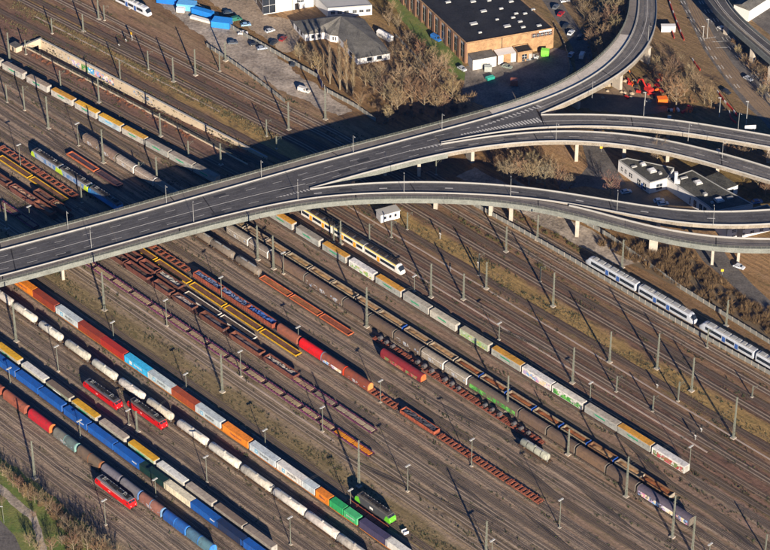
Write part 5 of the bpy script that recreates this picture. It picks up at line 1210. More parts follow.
ROWS_N = [(-155,'at the edge of the park'),(-141,'beside the hooded wagons by the park'),(-127.5,'beside the blue container train'),(-107,'beside the white tank train'),(-88,'along the mixed colour container train'),(-72,'beside the purple low flats'),(-48,'among the rust wagons mid yard'),(-28,'near the coil wagons'),(-10,'beside the brown covered train'),(7,'beside the long trailer train'),(24,'along the pale cable troughs'),(46,'along the dry grass strip'),(64,'by the white and blue railcars'),(999,'by the gravel lane and road ramps')]
ROWS_B = [(-40,'beside the silver locomotives'),(-15,'beside the covered row'),(0,'along the trailer train'),(22,'along the graffiti cutting'),(36,'on the open main line'),(48,'on the outer main line'),(999,'by the gravel yard fence')]
KN = {'c':('catenary_mast','tall grey green lattice mast','mast'),'h':('catenary_mast','slim green steel post','mast'),'l':('light_mast','floodlight mast','light mast')}
rows = {}
for (x, y, h, kd) in MASTS:
    p = W(x, y); v = p.dot(V); by = beyond(p); v2 = v-bend(p.dot(U), v); tb = ROWS_B if by else ROWS_N
    nm = next(n for lim, n in tb if v2 < lim); rows.setdefault((kd, by, nm), []).append((p.dot(U), x, y, h, p))
for (kd, by, nm), L in rows.items():
    L.sort(reverse=by, key=lambda q: q[0]); name, desc, cat = KN[kd]
    for i, (u, x, y, h, p) in enumerate(L):
        sc = F/((p-CAMP).length); ht = max(4.0, h/(sc*.83))
        if len(L) == 1: lab = f'only {desc} {nm}{" beyond the bridge" if by else ""}'
        else: lab = f'{desc} {nm}{" beyond it" if by else ""}, {ORD[i+1]} from the bridge'
        hh = round(ht*2)/2
        t = thing(name, lab, cat, {'c':'lattice catenary masts','h':'slim catenary posts','l':'floodlight masts'}[kd], p, TA+math.pi/2)
        if kd == 'c':
            ob('lattice', cached(('lat', hh), lambda: m_lattice(hh, .32+hh*.014, .22)), t); ob('foundation', cached('ft7', lambda: m_foot(.8)), t); ob('cross_arm', cached(('ins', hh), lambda: m_insul(hh)), t)
        elif kd == 'h':
            ob('post', cached(('hm', hh), lambda: m_hmast(hh)), t); ob('foundation', cached('ft4', lambda: m_foot(.45)), t); ob('cantilever', cached(('can', hh), lambda: m_canti(hh)), t)
        else:
            ob('pole', cached(('lp', hh), lambda: m_lightpole(hh)), t); ob('lamp_head', cached('lh', m_lighthead), t, (0, 0, hh)); ob('foundation', cached('ft4', lambda: m_foot(.45)), t)
for i, (x, y, h, lab) in enumerate(((132,41,9,'yellow plated signal beside the outer main line'),(440,239,9,'small signal in the grass strip near the bridge'),(450,271.5,8,'low signal with white plate beside the pale trough'),(126,42,6,'short white lineside marker by the yellow signal'),(119,46,5,'pair of short lineside cabinets on the main line'),(701,432,7,'low signal post in the wide empty tracks'),(695,440,8,'second low signal post in the wide empty tracks'),(657,388,7,'white topped marker post on the pale trough'),(478,268,9,'slim signal before two lattice masts'))):
    p = W(x, y); ht = round(h/2.1, 1); t = thing('signal_post', lab, 'signal', 'lineside signals', p, TA)
    ob('post', m_sigpost(ht), t); ob('signal_head', cached('sgh', m_sighead), t, (0, 0, ht))
    if i == 0: ob('plate', MB().box(-.5,.5,-.2,-.14,-1.2,0,'yellow').mesh('plate'), t, (0, 0, ht))
def m_lampost(h):
    k = MB(); k.cyl((0,0,0),(0,0,h),.09,.06,6,'greypole'); k.beam((0,0,h),(0,-1.2,h+.12),.06,.06,'greypole'); return k.mesh('pole')
def m_lamphead(): return MB().box(-.14,.14,-1.75,-1.1,.02,.16,'lamp').mesh('lamp_head')
LAMPS = [(68,229,'far'),(166.5,203,'far'),(261.5,178,'far'),(353.3,153,'far'),(442,131,'far'),(91.5,248,'near'),(193.8,222,'near'),(298,200,'near'),(404,193,'near'),(510.5,196.5,'near'),(617,210.5,'near'),(713,225.5,'near'),(556,140.5,'second'),(643.5,117,'upper'),(738,130,'upper'),(688,141,'second'),(722,158,'second'),(592,98,'curve'),(648,42,'curve')]
cnt = {}
for x, y, sd in LAMPS:
    cnt[sd] = cnt.get(sd, 0)+1; nm = {'far':'far barrier of the main viaduct','near':'near barrier of the viaduct and lower slip road','second':'middle slip road','upper':'upper slip road','curve':'curved viaduct by the brick hall'}[sd]
    p = W(x, y, ZD); t = thing('street_lamp', f'{ORD[cnt[sd]]} street lamp on the {nm}', 'street lamp', 'street lamps on the viaducts', p, math.pi if sd == 'near' else .4)
    ob('pole', cached('lpst', lambda: m_lampost(8)), t); ob('lamp_head', cached('lphd', m_lamphead), t, (0, 0, 8))
# span wires between tall masts
mat('wire', (.10,.10,.09), rough=.6)
for i, (a, b, ha, hb) in enumerate((((359,486.3),(290.7,520),16,14),((222.5,392),(104.6,470),15,12),((626,496.7),(733.3,438),14,14),((366.8,327),(463.5,299.5),14,12),((507.4,411.7),(572.5,383),12,12))):
    p, q = W(*a)+Vector((0,0,ha)), W(*b)+Vector((0,0,hb)); k = MB()
    for dz in (0, -1.6):
        pts = [p.lerp(q, t/12)+Vector((0,0,dz-1.2*math.sin(math.pi*t/12)*(1 if dz == 0 else .2))) for t in range(13)]
        for s, e in zip(pts, pts[1:]): k.beam(s, e, .035, .035, 'wire')
    tag(ob('span_wire', k.mesh('span_wire')), ('thin span wires leaving the tallest lattice mast beside the green locomotive','thin span wires between purple flats and tank train masts','thin span wires across the empty tracks','thin span wires over the sand train','thin span wires over the trailer train')[i], 'wire', 'catenary span wires')

for v, u0, u1, lb in ((-6,-40,150,'over the long trailer train'),(4.6,-50,185,'over the yellow and white railcars'),(11.8,-60,185,'over the first dark main line'),(16.6,-60,185,'over the second dark main line'),(37.6,-30,185,'over the dark line behind the dry grass'),(42.2,-30,170,'over the farther dark line behind the dry grass'),(60.2,10,150,'over the white and blue railcars'),(28,0,0,''),(-13.8,-40,180,'over the empty track beside the sand train')):
    if not lb: continue
    k = MB(); n = int((u1-u0)/4)
    for i in range(n):
        a, b = u0+(u1-u0)*i/n, u0+(u1-u0)*(i+1)/n; sg = lambda u: 7.4-.9*math.sin(math.pi*((u-u0) % 60)/60)
        k.beam(UV(a,v,5.6), UV(b,v,5.6), .035, .035, 'wire'); k.beam(UV(a,v,sg(a)), UV(b,v,sg(b if (b-u0) % 60 > 1e-6 else b-1e-6)), .03, .03, 'wire')
        if i % 2 == 0: k.beam(UV(a,v,5.6), UV(a,v,sg(a)), .02, .02, 'wire')
    tag(ob('overhead_wire', k.mesh('overhead_wire')), 'thin overhead wire '+lb, 'wire', 'overhead wires')
# ================================================================== FENCES AND LOW WALLS
def fence(name, label, pts, h, step, m='fence'):
    L = resample(pts, step); t = thing(name, label, 'fence')
    for i in range(len(L)-1):
        a, b = L[i], L[i+1]; d = (b-a).normalized()
        if i < 160:
            k = MB(); k.beam(a+d*.06+Vector((0,0,h/2)), b-d*.06+Vector((0,0,h/2)), .06, h-.1, m); ob('fence_panel', k.mesh('fence_panel'), t)
            k = MB(); k.beam(a, a+Vector((0,0,h+.12)), .14, .14, 'concrete'); ob('fence_post', k.mesh('fence_post'), t)
    return t
fence('concrete_fence', 'grey panel fence running in front of the white and blue railcars', [UV(u, 56.6+.4*math.sin(u*.05)) for u in range(-22, 150, 6)], 1.9, 2.9)
fence('concrete_fence', 'grey panel fence between the gravel lane and the scrub slope', [UV(u, v) for u, v in ((-12,79),(40,78.5),(80,73),(150,69.5))], 1.9, 2.9)
fence('concrete_fence', 'grey panel fence between the gravel yard and the main line', [W(x, y) for x, y in ((207,47),(224,58),(240,69),(262,85),(285,103))], 1.8, 3)
fence('concrete_fence', 'grey panel fence between the gravel yard and the car park', [W(x, y) for x, y in ((178,-4),(205,12),(240,34),(270,51),(296,66),(318,78),(326,92),(356,108),(376,122))], 1.9, 3)
fence('panel_fence', 'pale fence beside the bare trees left of the brick hall', [W(x, y) for x, y in ((396,38),(408,50),(422,66),(434,78))], 1.8, 3)
fence('guard_fence', 'curved grey guard fence beside the lane right of the brick hall', [W(x, y) for x, y in ((553,24),(562,40),(568,56),(570,70),(566,78))], 1.3, 3)
gw = thing('gate', 'dark sliding gate standing open at the end of the gravel yard', 'gate'); k = MB(); k.beam(W(315,70)+Vector((0,0,1)), W(322,88)+Vector((0,0,1)), .2, 2, 'navy'); ob('gate_leaf', k.mesh('gate_leaf'), gw)
def redwhite(label, pts):
    L = resample([W(*q) for q in pts], 2.0); t = thing('site_barrier', label, 'barrier', 'red site barriers')
    for i in range(len(L)-1):
        a, b = L[i], L[i+1]; k = MB(); k.beam(a+Vector((0,0,.55)), b+Vector((0,0,.55)), .22, .9, 'red' if i % 4 else 'white'); ob('barrier_board', k.mesh('barrier_board'), t)
redwhite('long row of red barriers along the tram road', [(667,-6),(671,8),(677,24),(684,41)]); redwhite('short row of red barriers by the white site cabin', [(671,28),(674,39)])
redwhite('red barriers beside the bare trees by the tram road', [(692,60),(696,66),(700,71)]); redwhite('curving red barriers at the lower end of the tram road', [(717,92),(724,102),(732,110),(737,117)]); redwhite('second curve of red barriers near the slip road', [(729,112),(731,120),(736,124)])

# ================================================================== BUILDINGS
def up(p, z): return Vector((p.x, p.y, z))
def edge_wall(t, a, b, z0, z1, m, th=.3, name='wall'):
    d = (b-a); d.z = 0; d.normalize(); n = Vector((d.y, -d.x, 0)); k = MB()
    P4 = [a, b, b-n*th, a-n*th]; k.slab([(p.x, p.y) for p in P4], z0, z1, m); return ob(name, k.mesh(name), t)
def panel_on(t, a, b, f0, f1, z0, z1, m, name='window', out=.05, th=.12, frame=None):
    d = (b-a); d.z = 0; ln = d.length; d.normalize(); n = Vector((d.y, -d.x, 0)); p = a+d*ln*f0+n*out; q = a+d*ln*f1+n*out; k = MB()
    k.slab([(s.x, s.y) for s in (p, q, q-n*th, p-n*th)], z0, z1, m); o = ob(name, k.mesh(name), t)
    if frame:
        k = MB(); mid = p.lerp(q, .5)+n*.03
        k.beam(up(mid, z0), up(mid, z1), .1, .05, frame); k.beam(up(p+n*.03, (z0+z1)/2), up(q+n*.03, (z0+z1)/2), .05, .1, frame)
        ob('frame', k.mesh('frame'), o)
    return o
def footprint(pxs, z): return [up(W(x, y, z), 0) for x, y in pxs]
def ccw(P_): return P_ if sum(P_[i].x*P_[(i+1)%len(P_)].y-P_[(i+1)%len(P_)].x*P_[i].y for i in range(len(P_))) > 0 else P_[::-1]
def flat_block(t, P_, z, wallm, roofm, par=.35, base=0.0):
    P_ = ccw(P_); n = len(P_)
    for i in range(n): edge_wall(t, P_[i], P_[(i+1)%n], base, z, wallm)
    k = MB(); k.slab([(p.x, p.y) for p in P_], z-.2, z+.02, roofm); r = ob('roof', k.mesh('roof'), t)
    if par:
        k = MB()
        for i in range(n):
            a, b = P_[i], P_[(i+1)%n]; d = (b-a).normalized(); nn = Vector((d.y, -d.x, 0)); q = [a+nn*.06, b+nn*.06, b-nn*.34, a-nn*.34]; k.slab([(p.x, p.y) for p in q], z+.0, z+par-.01*i, wallm if par > .3 else 'greypole')
        ob('parapet', k.mesh('parapet'), r)
    return P_, r
# --- brick hall
ZH = 9.5; hall = thing('factory_hall', 'long brick factory hall with a black flat roof', 'building')
c0, c1 = up(W(466,43.7,ZH), 0), up(W(554,28.6,ZH), 0); dx = (c1-c0).normalized(); dl = (up(W(421.5,2.3,ZH), 0)-c0).normalized()
cA, cB = c0+dl*85, c1+dl*85
hp, hr = flat_block(hall, [c0, c1, cB, cA], ZH, 'brick', 'roofblack', .4)
for i, (x, y, s) in enumerate(((473,2,1.6),(483.5,11.5,1.8),(473.5,24,2.2),(507,26.5,2.0),(489,1,1.2),(501,9,1.2),(511,2,1.4),(513,18,1.2),(516,14,1.2),(520,22,1.3),(525,14,1.2),(523,27.5,1.3),(539,26,1.4),(448,2.5,1.6),(533,10,1.2),(497,20,1.0),(480,33,1.0))):
    p = W(x, y, ZH); k = MB(); s *= .72; k.box(-s,s,-s*.6,s*.6,0,.45,'rooflight'); k.box(-s*.85,s*.85,-s*.48,s*.48,.45,.52,'lamp'); ob('skylight', k.mesh('skylight'), hr, (p.x, p.y, ZH+.03), .35)
nl = 15; L_ = 85.0
for i in range(nl):
    f0 = (i+.28)/nl; a_, b_ = cA, c0
    panel_on(hall, a_, b_, (i+.24)/nl, (i+.80)/nl, 1.6, 8.4, 'glass', 'window', .03, .1, 'greypole')
    panel_on(hall, a_, b_, (i+.82)/nl, (i+1.16)/nl if i < nl-1 else .999, 0, ZH-.1, 'brickred', 'pilaster', .35, .5)
    panel_on(hall, a_, b_, (i+.24)/nl, (i+.80)/nl, 8.0, 8.9, 'rooflight', 'lintel', .05, .12)
panel_on(hall, c0, c1, .0, .012, 0, ZH-.1, 'brickred', 'pilaster', .25, .4); panel_on(hall, c0, c1, .405, .412, 0, ZH-.2, 'dark', 'downpipe', .1, .1)
panel_on(hall, c0, c1, .74, .99, 6.6, 8.9, 'brickred', 'brick_band', .06, .1)
for i in range(5): panel_on(hall, c0, c1, .755+i*.046, .79+i*.046, 6.9, 8.5, 'glass', 'window', .12, .1, 'white')
panel_on(hall, c0, c1, .83, .97, 8.7, 9.4, 'white', 'sign_board', .14, .1)
dn = Vector((dx.y, -dx.x, 0))
def annex(name, label, f0, f1, dep, z, wm, rm, par=.25):
    t = thing(name, label, 'building'); ln = (c1-c0).length; a = c0+dx*ln*f0+dn*.3; b = c0+dx*ln*f1+dn*.3
    P_, r = flat_block(t, [a, b, b+dn*dep, a+dn*dep], z, wm, rm, par); return t, a+dn*dep, b+dn*dep
sh, a, b = annex('storage_shed', 'white flat roofed shed at the corner of the brick hall', .02, .29, 6, 4.8, 'plaster', 'roofgrey', 0)
panel_on(sh, a, b, .35, .6, 0, 2.6, 'greypole', 'door', .05)
en, a, b = annex('entrance_block', 'low entrance block with a white canopy on the brick hall', .31, .52, 5, 4.4, 'brick', 'white', 0)
panel_on(en, a, b, .02, .3, .2, 4.2, 'white', 'pillar', .2, .3); panel_on(en, a, b, .72, .98, .2, 4.2, 'white', 'pillar', .2, .3); panel_on(en, a, b, .32, .7, 0, 3.2, 'brick', 'gate_leaf', .06)
ex, a, b = annex('office_annex', 'small orange brick annex with a dark roof on the brick hall', .525, .70, 6, 4.4, 'brick', 'roofblack', .35)
panel_on(ex, a, b, .3, .62, 1.2, 3.4, 'glass', 'window', .05, .1, 'white'); panel_on(ex, a, b, .75, .95, 0, 3.2, 'greypole', 'door', .05)
# --- grey roofed pavilion
pv = thing('pavilion', 'low white pavilion under a grey folded pyramid roof', 'building')
ev = footprint([(292.7,21.5),(304.5,34.5),(325,32),(330,35),(338,36),(357.5,58.5),(391,53),(364,19),(344,14)], 3.4); ap = W(341,16.2,7.4); ap2 = W(374,38,5.8)
evc = ccw(ev); n = len(evc)
for i in range(n): edge_wall(pv, evc[i]+(ap-evc[i])*.02, evc[(i+1)%n]+(ap-evc[(i+1)%n])*.02, 0, 3.3, 'plaster')
for i in range(n):
    a, b = evc[i], evc[(i+1)%n]; k = MB(); q = [up(a,3.4), up(b,3.4), ap]; k.add(q+[p-Vector((0,0,.25)) for p in q], [(0,1,2),(5,4,3),(0,3,4,1)], 'roofgrey'); ob('roof_slope', k.mesh('roof_slope'), pv)
    panel_on(pv, a+(ap-a)*.02, b+(ap-b)*.02, .3, .45, .9, 2.6, 'glass', 'window', .05); panel_on(pv, a+(ap-a)*.02, b+(ap-b)*.02, .6, .75, .9, 2.6, 'glass', 'window', .05)
# --- white blocks at the top edge
w1 = thing('office_building', 'white office block with a glass corner at the top edge', 'building')
a, b = W(263.5,15), W(314,6.5); d = (b-a).normalized(); nn = Vector((-d.y, d.x, 0)); flat_block(w1, [a, b, b+nn*22, a+nn*22], 8.5, 'plaster', 'roofgrey', .4)
panel_on(w1, a, b, .0, .24, .4, 8.0, 'glass', 'glazing', .06, .1, 'white'); panel_on(w1, a, b, .56, .60, .0, 8.0, 'greypole', 'downpipe', .06); panel_on(w1, a, b, .66, .8, 3.2, 5, 'glass', 'window', .05, .1, 'white'); panel_on(w1, a, b, .62, .70, 0, 3, 'dark', 'door', .05)
panel_on(w1, a+nn*22, a, .1, .95, .4, 8.0, 'glass', 'glazing', .06, .1, 'white')
w2 = thing('office_building', 'low white block with a light grey roof and window row', 'building')
P2 = footprint([(328,8.6),(372,5.6),(352,-16),(306,-12)], 4.6); flat_block(w2, P2, 4.6, 'plaster', 'rooflight', .3)
for i in range(6): panel_on(w2, P2[0], P2[1], .06+i*.155+(.03 if i > 2 else 0), .16+i*.155+(.03 if i > 2 else 0), 1.6, 2.9, 'glass', 'window', .05, .1, 'greypole')
hs = thing('garden_shed', 'small white gabled shed between pavilion and bare trees', 'shed', None, W(385,38), -.85)
ob('wall', MB().box(-4,4,-1.3,1.3,0,2,'plaster').mesh('wall'), hs); ob('roof', MB().prism([(-1.5,2),(1.5,2),(0,2.7)],-4.1,4.1,'white').mesh('roof'), hs)
# --- white building between the slip roads
ZB = 5.0; wb = thing('works_building', 'white walled building with dark flat roofs between the slip roads', 'building')
pA = ccw(footprint([(618.5,160.5),(650,183),(667.5,178.3),(674,168),(627,158.2)], ZB)); flat_block(wb, pA, ZB, 'plaster', 'roofdark', .25)
pB = ccw(footprint([(667.5,178.6),(708,206),(714,211.5),(753,204),(723,188),(692,170)], ZB)); flat_block(wb, pB, ZB-.15, 'plaster', 'roofdark', .25)
q0, q1, q2 = [up(W(x, y, ZB), 0) for x, y in ((618.5,160.5),(650,183),(667.5,178.3))]; q3 = up(W(708,206,ZB), 0)
for f in (.1,.22,.36,.62,.8): panel_on(wb, q0, q1, f, f+(.05 if f < .3 else .09), 1.4 if f < .5 else .6, 3.2, 'glass', 'window', .06, .1, 'white')
panel_on(wb, q1, q2, .38, .72, .8, 3.4, 'glass', 'window', .06, .1, 'white'); panel_on(wb, q0, q1, .74, .79, 0, 2.4, 'doorblue', 'door', .06)
for f in (.12,.32,.52,.66,.8,.9): panel_on(wb, q2, q3, f, f+.07, .6 if f > .5 else 1.6, 3.6, 'glass', 'window', .06, .1, 'greypole')
for x, y, s in ((652,171,1.5),(698,183,1.4),(719,200.5,1.6),(643,165,1)):
    p = W(x, y, ZB); ob('roof_dome', MB().box(-s,s,-s,s,0,.5,'rooflight').box(-s*.7,s*.7,-s*.7,s*.7,.5,.8,'white').mesh('roof_dome'), wb, (p.x, p.y, ZB+.03), .4)
ch = W(675.5,183,ZB); ob('chimney', MB().box(-.55,.55,-.55,.55,0,4.6,'plaster').box(-.7,.7,-.7,.7,4.6,4.9,'white').box(.3,1.6,-.6,.6,0,1.6,'plaster').mesh('chimney'), wb, (ch.x, ch.y, ZB-.1))
for x, y, a, b, c in ((634,167,2.2,1,.6),(660,174,1.2,1.2,.9),(684,178,3,1,.5),(705,195,1.4,1.4,1),(730,198,2.4,.9,.6),(712,203,1,1,.7)):
    p = W(x, y, ZB); ob('roof_vent', MB().box(-a/2,a/2,-b/2,b/2,0,c,'greypole').mesh('roof_vent'), wb, (p.x, p.y, ZB-.1), .4)
an = thing('annex_building', 'lower grey roofed block with white end wall beside the works building', 'building')
pC = ccw(footprint([(705,177),(718,172),(738,185),(724,190)], 4.2)); flat_block(an, pC, 4.2, 'plaster', 'roofdark', 0)
e0, e1 = up(W(724,190,4.2), 0), up(W(738,185,4.2), 0); panel_on(an, e0, e1, .15, .7, .2, 3.2, 'glass', 'window', .06, .1, 'greypole')
ho = thing('terrace_house', 'white house with small windows seen between the two curved decks', 'building')
h0, h1 = W(726,242), W(778,229); d = (h1-h0).normalized(); nn = Vector((-d.y, d.x, 0)); flat_block(ho, [h0, h1, h1+nn*9, h0+nn*9], 5.6, 'plaster', 'roofgrey', .2)
for i in range(5):
    for z in (1.0, 3.6): panel_on(ho, h0, h1, .1+i*.18, .17+i*.18, z, z+1.2, 'glass', 'window', .05, .1, 'white')
kb = thing('signal_cabin', 'small white signal cabin beside the tracks under the bridge', 'hut', None, W(388,218), .45)
ob('wall', MB().box(-4,4,-2,2,0,3.4,'plaster').mesh('wall'), kb); ob('roof', MB().box(-4.3,4.3,-2.3,2.3,3.4,3.65,'rooflight').mesh('roof'), kb)
for x in (-2.2,0,2.2): ob('window', MB().box(x-.5,x+.5,-2.05,-2,1.3,2.5,'glass').mesh('window'), kb)
sc_ = thing('site_cabin', 'white site cabin beside the red barriers and the curved viaduct', 'cabin', None, W(668,31), 0); ob('wall', MB().box(-3,3,-1.2,1.2,0,2.6,'plaster').mesh('wall'), sc_); ob('roof', MB().box(-3.1,3.1,-1.3,1.3,2.6,2.75,'white').mesh('roof'), sc_); ob('door', MB().box(1,1.9,-1.25,-1.2,.1,2.1,'greypole').mesh('door'), sc_)
tb = thing('station_building', 'long building with a white gable at the upper corner plaza', 'building', None, W(742,18), .85)
ob('wall', MB().box(-1,40,-4,4,0,5.5,'plaster').mesh('wall'), tb); ob('roof', MB().prism([(-4.3,5.5),(4.3,5.5),(0,7.2)],-1.3,40.3,'roofgrey').mesh('roof'), tb)

# ================================================================== CARS, SITE, YARD
def m_carbody(L, van):
    k = MB(); h = L/2
    prof = [(-h,.35),(h,.35),(h,.75),(h-.15,.9),(h-1.0,1.0),(h-1.75,1.42),(-h+.9,1.45),(-h+.25,1.0),(-h,.85)] if not van else [(-h,.4),(h,.4),(h,1.0),(h-.9,1.15),(h-1.5,2.1),(-h+.05,2.15),(-h,1.2)]
    k.side(prof, -.88, .88, 'clean'); return k.mesh('body')
def m_carglass(L, van):
    k = MB(); h = L/2; z0, z1 = (1.02,1.38) if not van else (1.3,1.95)
    x0, x1 = (-h+.45,h-1.25) if not van else (h-2.6,h-1.25)
    for s in (-1, 1): k.add([(x0,s*.89,z0),(x1,s*.89,z0),(x1-.5,s*.885,z1),(x0+.45,s*.885,z1)],[(0,1,2,3)],'glass')
    a = [(h-1.02,0,1.03),(h-1.73,0,1.41)] if not van else [(h-.92,0,1.18),(h-1.48,0,2.06)]
    k.add([(a[0][0]+.02,-.8,a[0][2]+.01),(a[0][0]+.02,.8,a[0][2]+.01),(a[1][0]+.02,.75,a[1][2]+.01),(a[1][0]+.02,-.75,a[1][2]+.01)],[(0,1,2,3)],'glass')
    if not van: k.add([(-h+.26,-.78,1.03),(-h+.26,.78,1.03),(-h+.86,.72,1.45),(-h+.86,-.72,1.45)],[(3,2,1,0)],'glass')
    return k.mesh('windows')
def m_wheel(): return MB().cyl((0,-.1,.33),(0,.1,.33),.33,.33,12,'rubber').cyl((0,-.11,.33),(0,.11,.33),.18,.18,8,'greypole').mesh('wheel')
def car(px, py, ang, col, label, van=False, z=0, L=None):
    L = L or (5.2 if van else 4.3); t = thing('parked_van' if van else 'parked_car', label, 'van' if van else 'car', 'parked cars and vans', W(px, py, z)+Vector((0,0,.03)), ang)
    ob('body', cached(('car', L, van), lambda: m_carbody(L, van)), t, color=lin(col)); ob('windows', cached(('cg', L, van), lambda: m_carglass(L, van)), t)
    for x in (-L*.31, L*.32):
        for y in (-.8, .8): ob('wheel', cached('whl', m_wheel), t, (x, y, 0))
for a in ((254,45,.3,'#20242c','dark car parked on the gravel yard, left of a silver one'),(262,49.5,.3,'#9aa4b0','silver car parked beside the dark car on the gravel yard'),(243,34.5,.0,'#dedede','white car by the gravel yard fence'),(294,65,1.2,'#3a4048','dark car near the open gate'),(246,26,.2,'#8ab0d0','pale blue car behind the gravel yard fence'),(236,21,.4,'#2f6a58','dark green van behind the gravel yard fence',True),
 (561,15,1.1,'#a02428','red car on the lane right of the brick hall'),(571,34,1.1,'#d0d4d8','white car on the lane right of the brick hall'),(566,27,1.1,'#2b2f36','dark car behind the white one on the lane'),(571,56,1.2,'#aab0b4','silver car in the shade by the guard fence'),(582,57,1.3,'#c9c9c4','white van in the shade near the curved viaduct',True),(565,2,.3,'#d8d8d8','white car at the top edge above the red car'),
 (659,202,.2,'#d8dade','white car, front one of two below the works building'),(663,205,.2,'#c4c8cc','white car, rear one of two below the works building'),(626,193,.3,'#b8c0c8','pale car beside the purple bush'),(739,268,-.6,'#c8ccd2','silver car on the slip road below the footway viaduct'),(681,228,-.7,'#4a4e55','dark car between the curved decks'),(757,203,.3,'#3f6aa0','blue car parked at the corner of the works building'),(462,70,-.9,'#b0b6ba','silver car at the corner of the brick hall'),
 (436,40,-.85,'#2f6fb8','blue van beside the brick hall pilasters',True),(507,68,-.5,'#7f8a80','grey car in the works yard'),(726,93,-.9,'#2c3038','dark car on the tram road beside the red barriers'),(520,60.5,-.3,'#3a3f46','dark car in the row before the office annex'),(524.5,59.8,-.3,'#6a7078','grey car in the row before the office annex'),(529,59,-.3,'#2a3036','black car in the row before the office annex'),(533.5,58.2,-.3,'#c2c6c8','pale car at the end of the annex row'),(228,14,.35,'#44505c','slate car behind the fence above the blue containers'),(274,44,1.0,'#2e3238','black car parked on the tan car park near the fence'),(283,40,1.1,'#8a2a2c','dark red car parked on the tan car park'),(270,32,.6,'#b8bcc0','silver car in the middle of the tan car park'),(304,92,-.5,'#d0ccc4','white van on the lower gravel yard',True),(233,44,.1,'#5a6068','grey car on the gravel yard below the white car'),(580,38,1.2,'#44484e','charcoal car under the trees beside the lane'),(556,8,1.1,'#60666c','grey car at the top of the lane'),(748,80,-.9,'#b0b4b8','silver car driving on the tram road'),(722,30,-.95,'#e0e0de','white car driving on the tram road')): car(*a)
def skip_box(px, py, L, wd, h, ang, col, label, name='storage_container', cat='container'):
    t = thing(name, label, cat, None, W(px, py), ang); k = MB(); k.box(-L/2,L/2,-wd/2,wd/2,.15,h,'clean')
    n = int(L/.7)
    for i in range(n+1):
        x = -L/2+.05+(L-.1)*i/n
        for s in (-1,1): k.box(x-.06,x+.06,s*wd/2-.05,s*wd/2+.05,.15,h-.05,'clean')
    ob('shell', k.mesh('shell'), t, color=lin(col)); ob('lid', MB().box(-L/2-.05,L/2+.05,-wd/2-.05,wd/2+.05,h,h+.12,'clean').mesh('lid'), t, color=tuple(min(1,q*1.25) for q in lin(col))); ob('door', MB().box(L/2,L/2+.06,-wd*.45,wd*.45,.2,h-.1,'clean').mesh('door'), t, color=tuple(q*.8 for q in lin(col))); return t
skip_box(222,26,8,5,2.9,-.25,'#2f86d4','bright blue storage container nearest the fence on the gravel yard'); skip_box(203,15.5,10,2.6,2.7,-.5,'#2478c4','long blue container next to the white trailer'); skip_box(187,9,8,4.5,3.1,-.2,'#5fa3d6','pale blue topped container with a white tank beside it')
skip_box(168,2,9,4.5,2.8,-.25,'#2270c8','blue container at the top edge of the gravel yard'); skip_box(181,12,3.5,2.2,2.2,-.2,'#d8d4cc','small white tank box before the pale blue container','tank_box','box'); skip_box(202,21,11,1.8,1.1,-.5,'#d2ccc0','low white trailer in front of the blue containers','flat_trailer','trailer')
skip_box(545,56,3.2,2.2,3.0,-.2,'#7ad04a','lime green skip in front of the brick hall end','skip','skip'); skip_box(514,85,3,2.4,2.6,-.1,'#b06a52','rust pink skip standing in the works yard','skip','skip'); skip_box(490,79.5,3.4,1.8,1.2,.5,'#2fa08c','turquoise low skip beside the white shed','skip','skip')
skip_box(662,103.5,4,3,2.6,.1,'#e06a1c','orange site container under the bare tree','site_container','container'); skip_box(488,71,3,2.2,2.3,0,'#9aa09a','grey bin by the white shed','bin','bin')
def excavator(px, py, ang, label, col='orange'):
    t = thing('excavator', label, 'excavator', 'construction machines', W(px, py), ang)
    for y in (-1.1,1.1): ob('track', MB().side([(-1.9,.1),(1.9,.1),(2.2,.5),(1.9,.9),(-1.9,.9),(-2.2,.5)], y-.3, y+.3, 'rubber').mesh('track'), t)
    ob('house', MB().box(-2.0,1.2,-1.3,1.3,1.0,2.1,col).mesh('house'), t); c = ob('cab', MB().box(.1,1.4,-1.3,-.2,2.1,3.1,col).box(.2,1.42,-1.32,-.18,2.3,2.95,'glass').mesh('cab'), t)
    ob('boom', MB().beam((1.0,.3,1.8),(3.6,.3,4.4),.4,.5,col).beam((3.6,.3,4.4),(5.6,.3,3.4),.35,.45,col).mesh('boom'), t); ob('stick', MB().beam((5.6,.3,3.4),(6.4,.3,1.3),.3,.35,col).mesh('stick'), t); ob('bucket', MB().side([(6.0,1.3),(6.9,1.2),(6.8,.4),(6.1,.5)], -.2, .8, 'chassis').mesh('bucket'), t)
excavator(617,79,.5,'red orange excavator digging under the curved viaduct','orange'); excavator(648,92,2.2,'small red excavator among the dark pipes at the site','red')
rnd = random.Random(11)
for i, (x, y) in enumerate(sorted((rnd.uniform(598,650), rnd.uniform(80,102)) for _ in range(13))):
    k = MB(); r = rnd.uniform(.8,2.0); vs = [(0,0,r*.75)]; n = 7
    for j in range(n): a = 2*math.pi*j/n; q = r*rnd.uniform(.8,1.25); vs += [(q*.6*math.cos(a), q*.6*math.sin(a), r*.45), (q*math.cos(a), q*math.sin(a), 0)]
    k.add(vs, [(0,1+2*j,1+2*((j+1)%n)) for j in range(n)]+[(1+2*j,2+2*j,2+2*((j+1)%n),1+2*((j+1)%n)) for j in range(n)], 'stone')
    tag(ob('rubble_heap', k.mesh('rubble_heap'), None, W(x, y)), f'pale stone heap on the digging site, {ORD[i+1]} from the curved viaduct pier end', 'heap', 'stone heaps on the digging site')
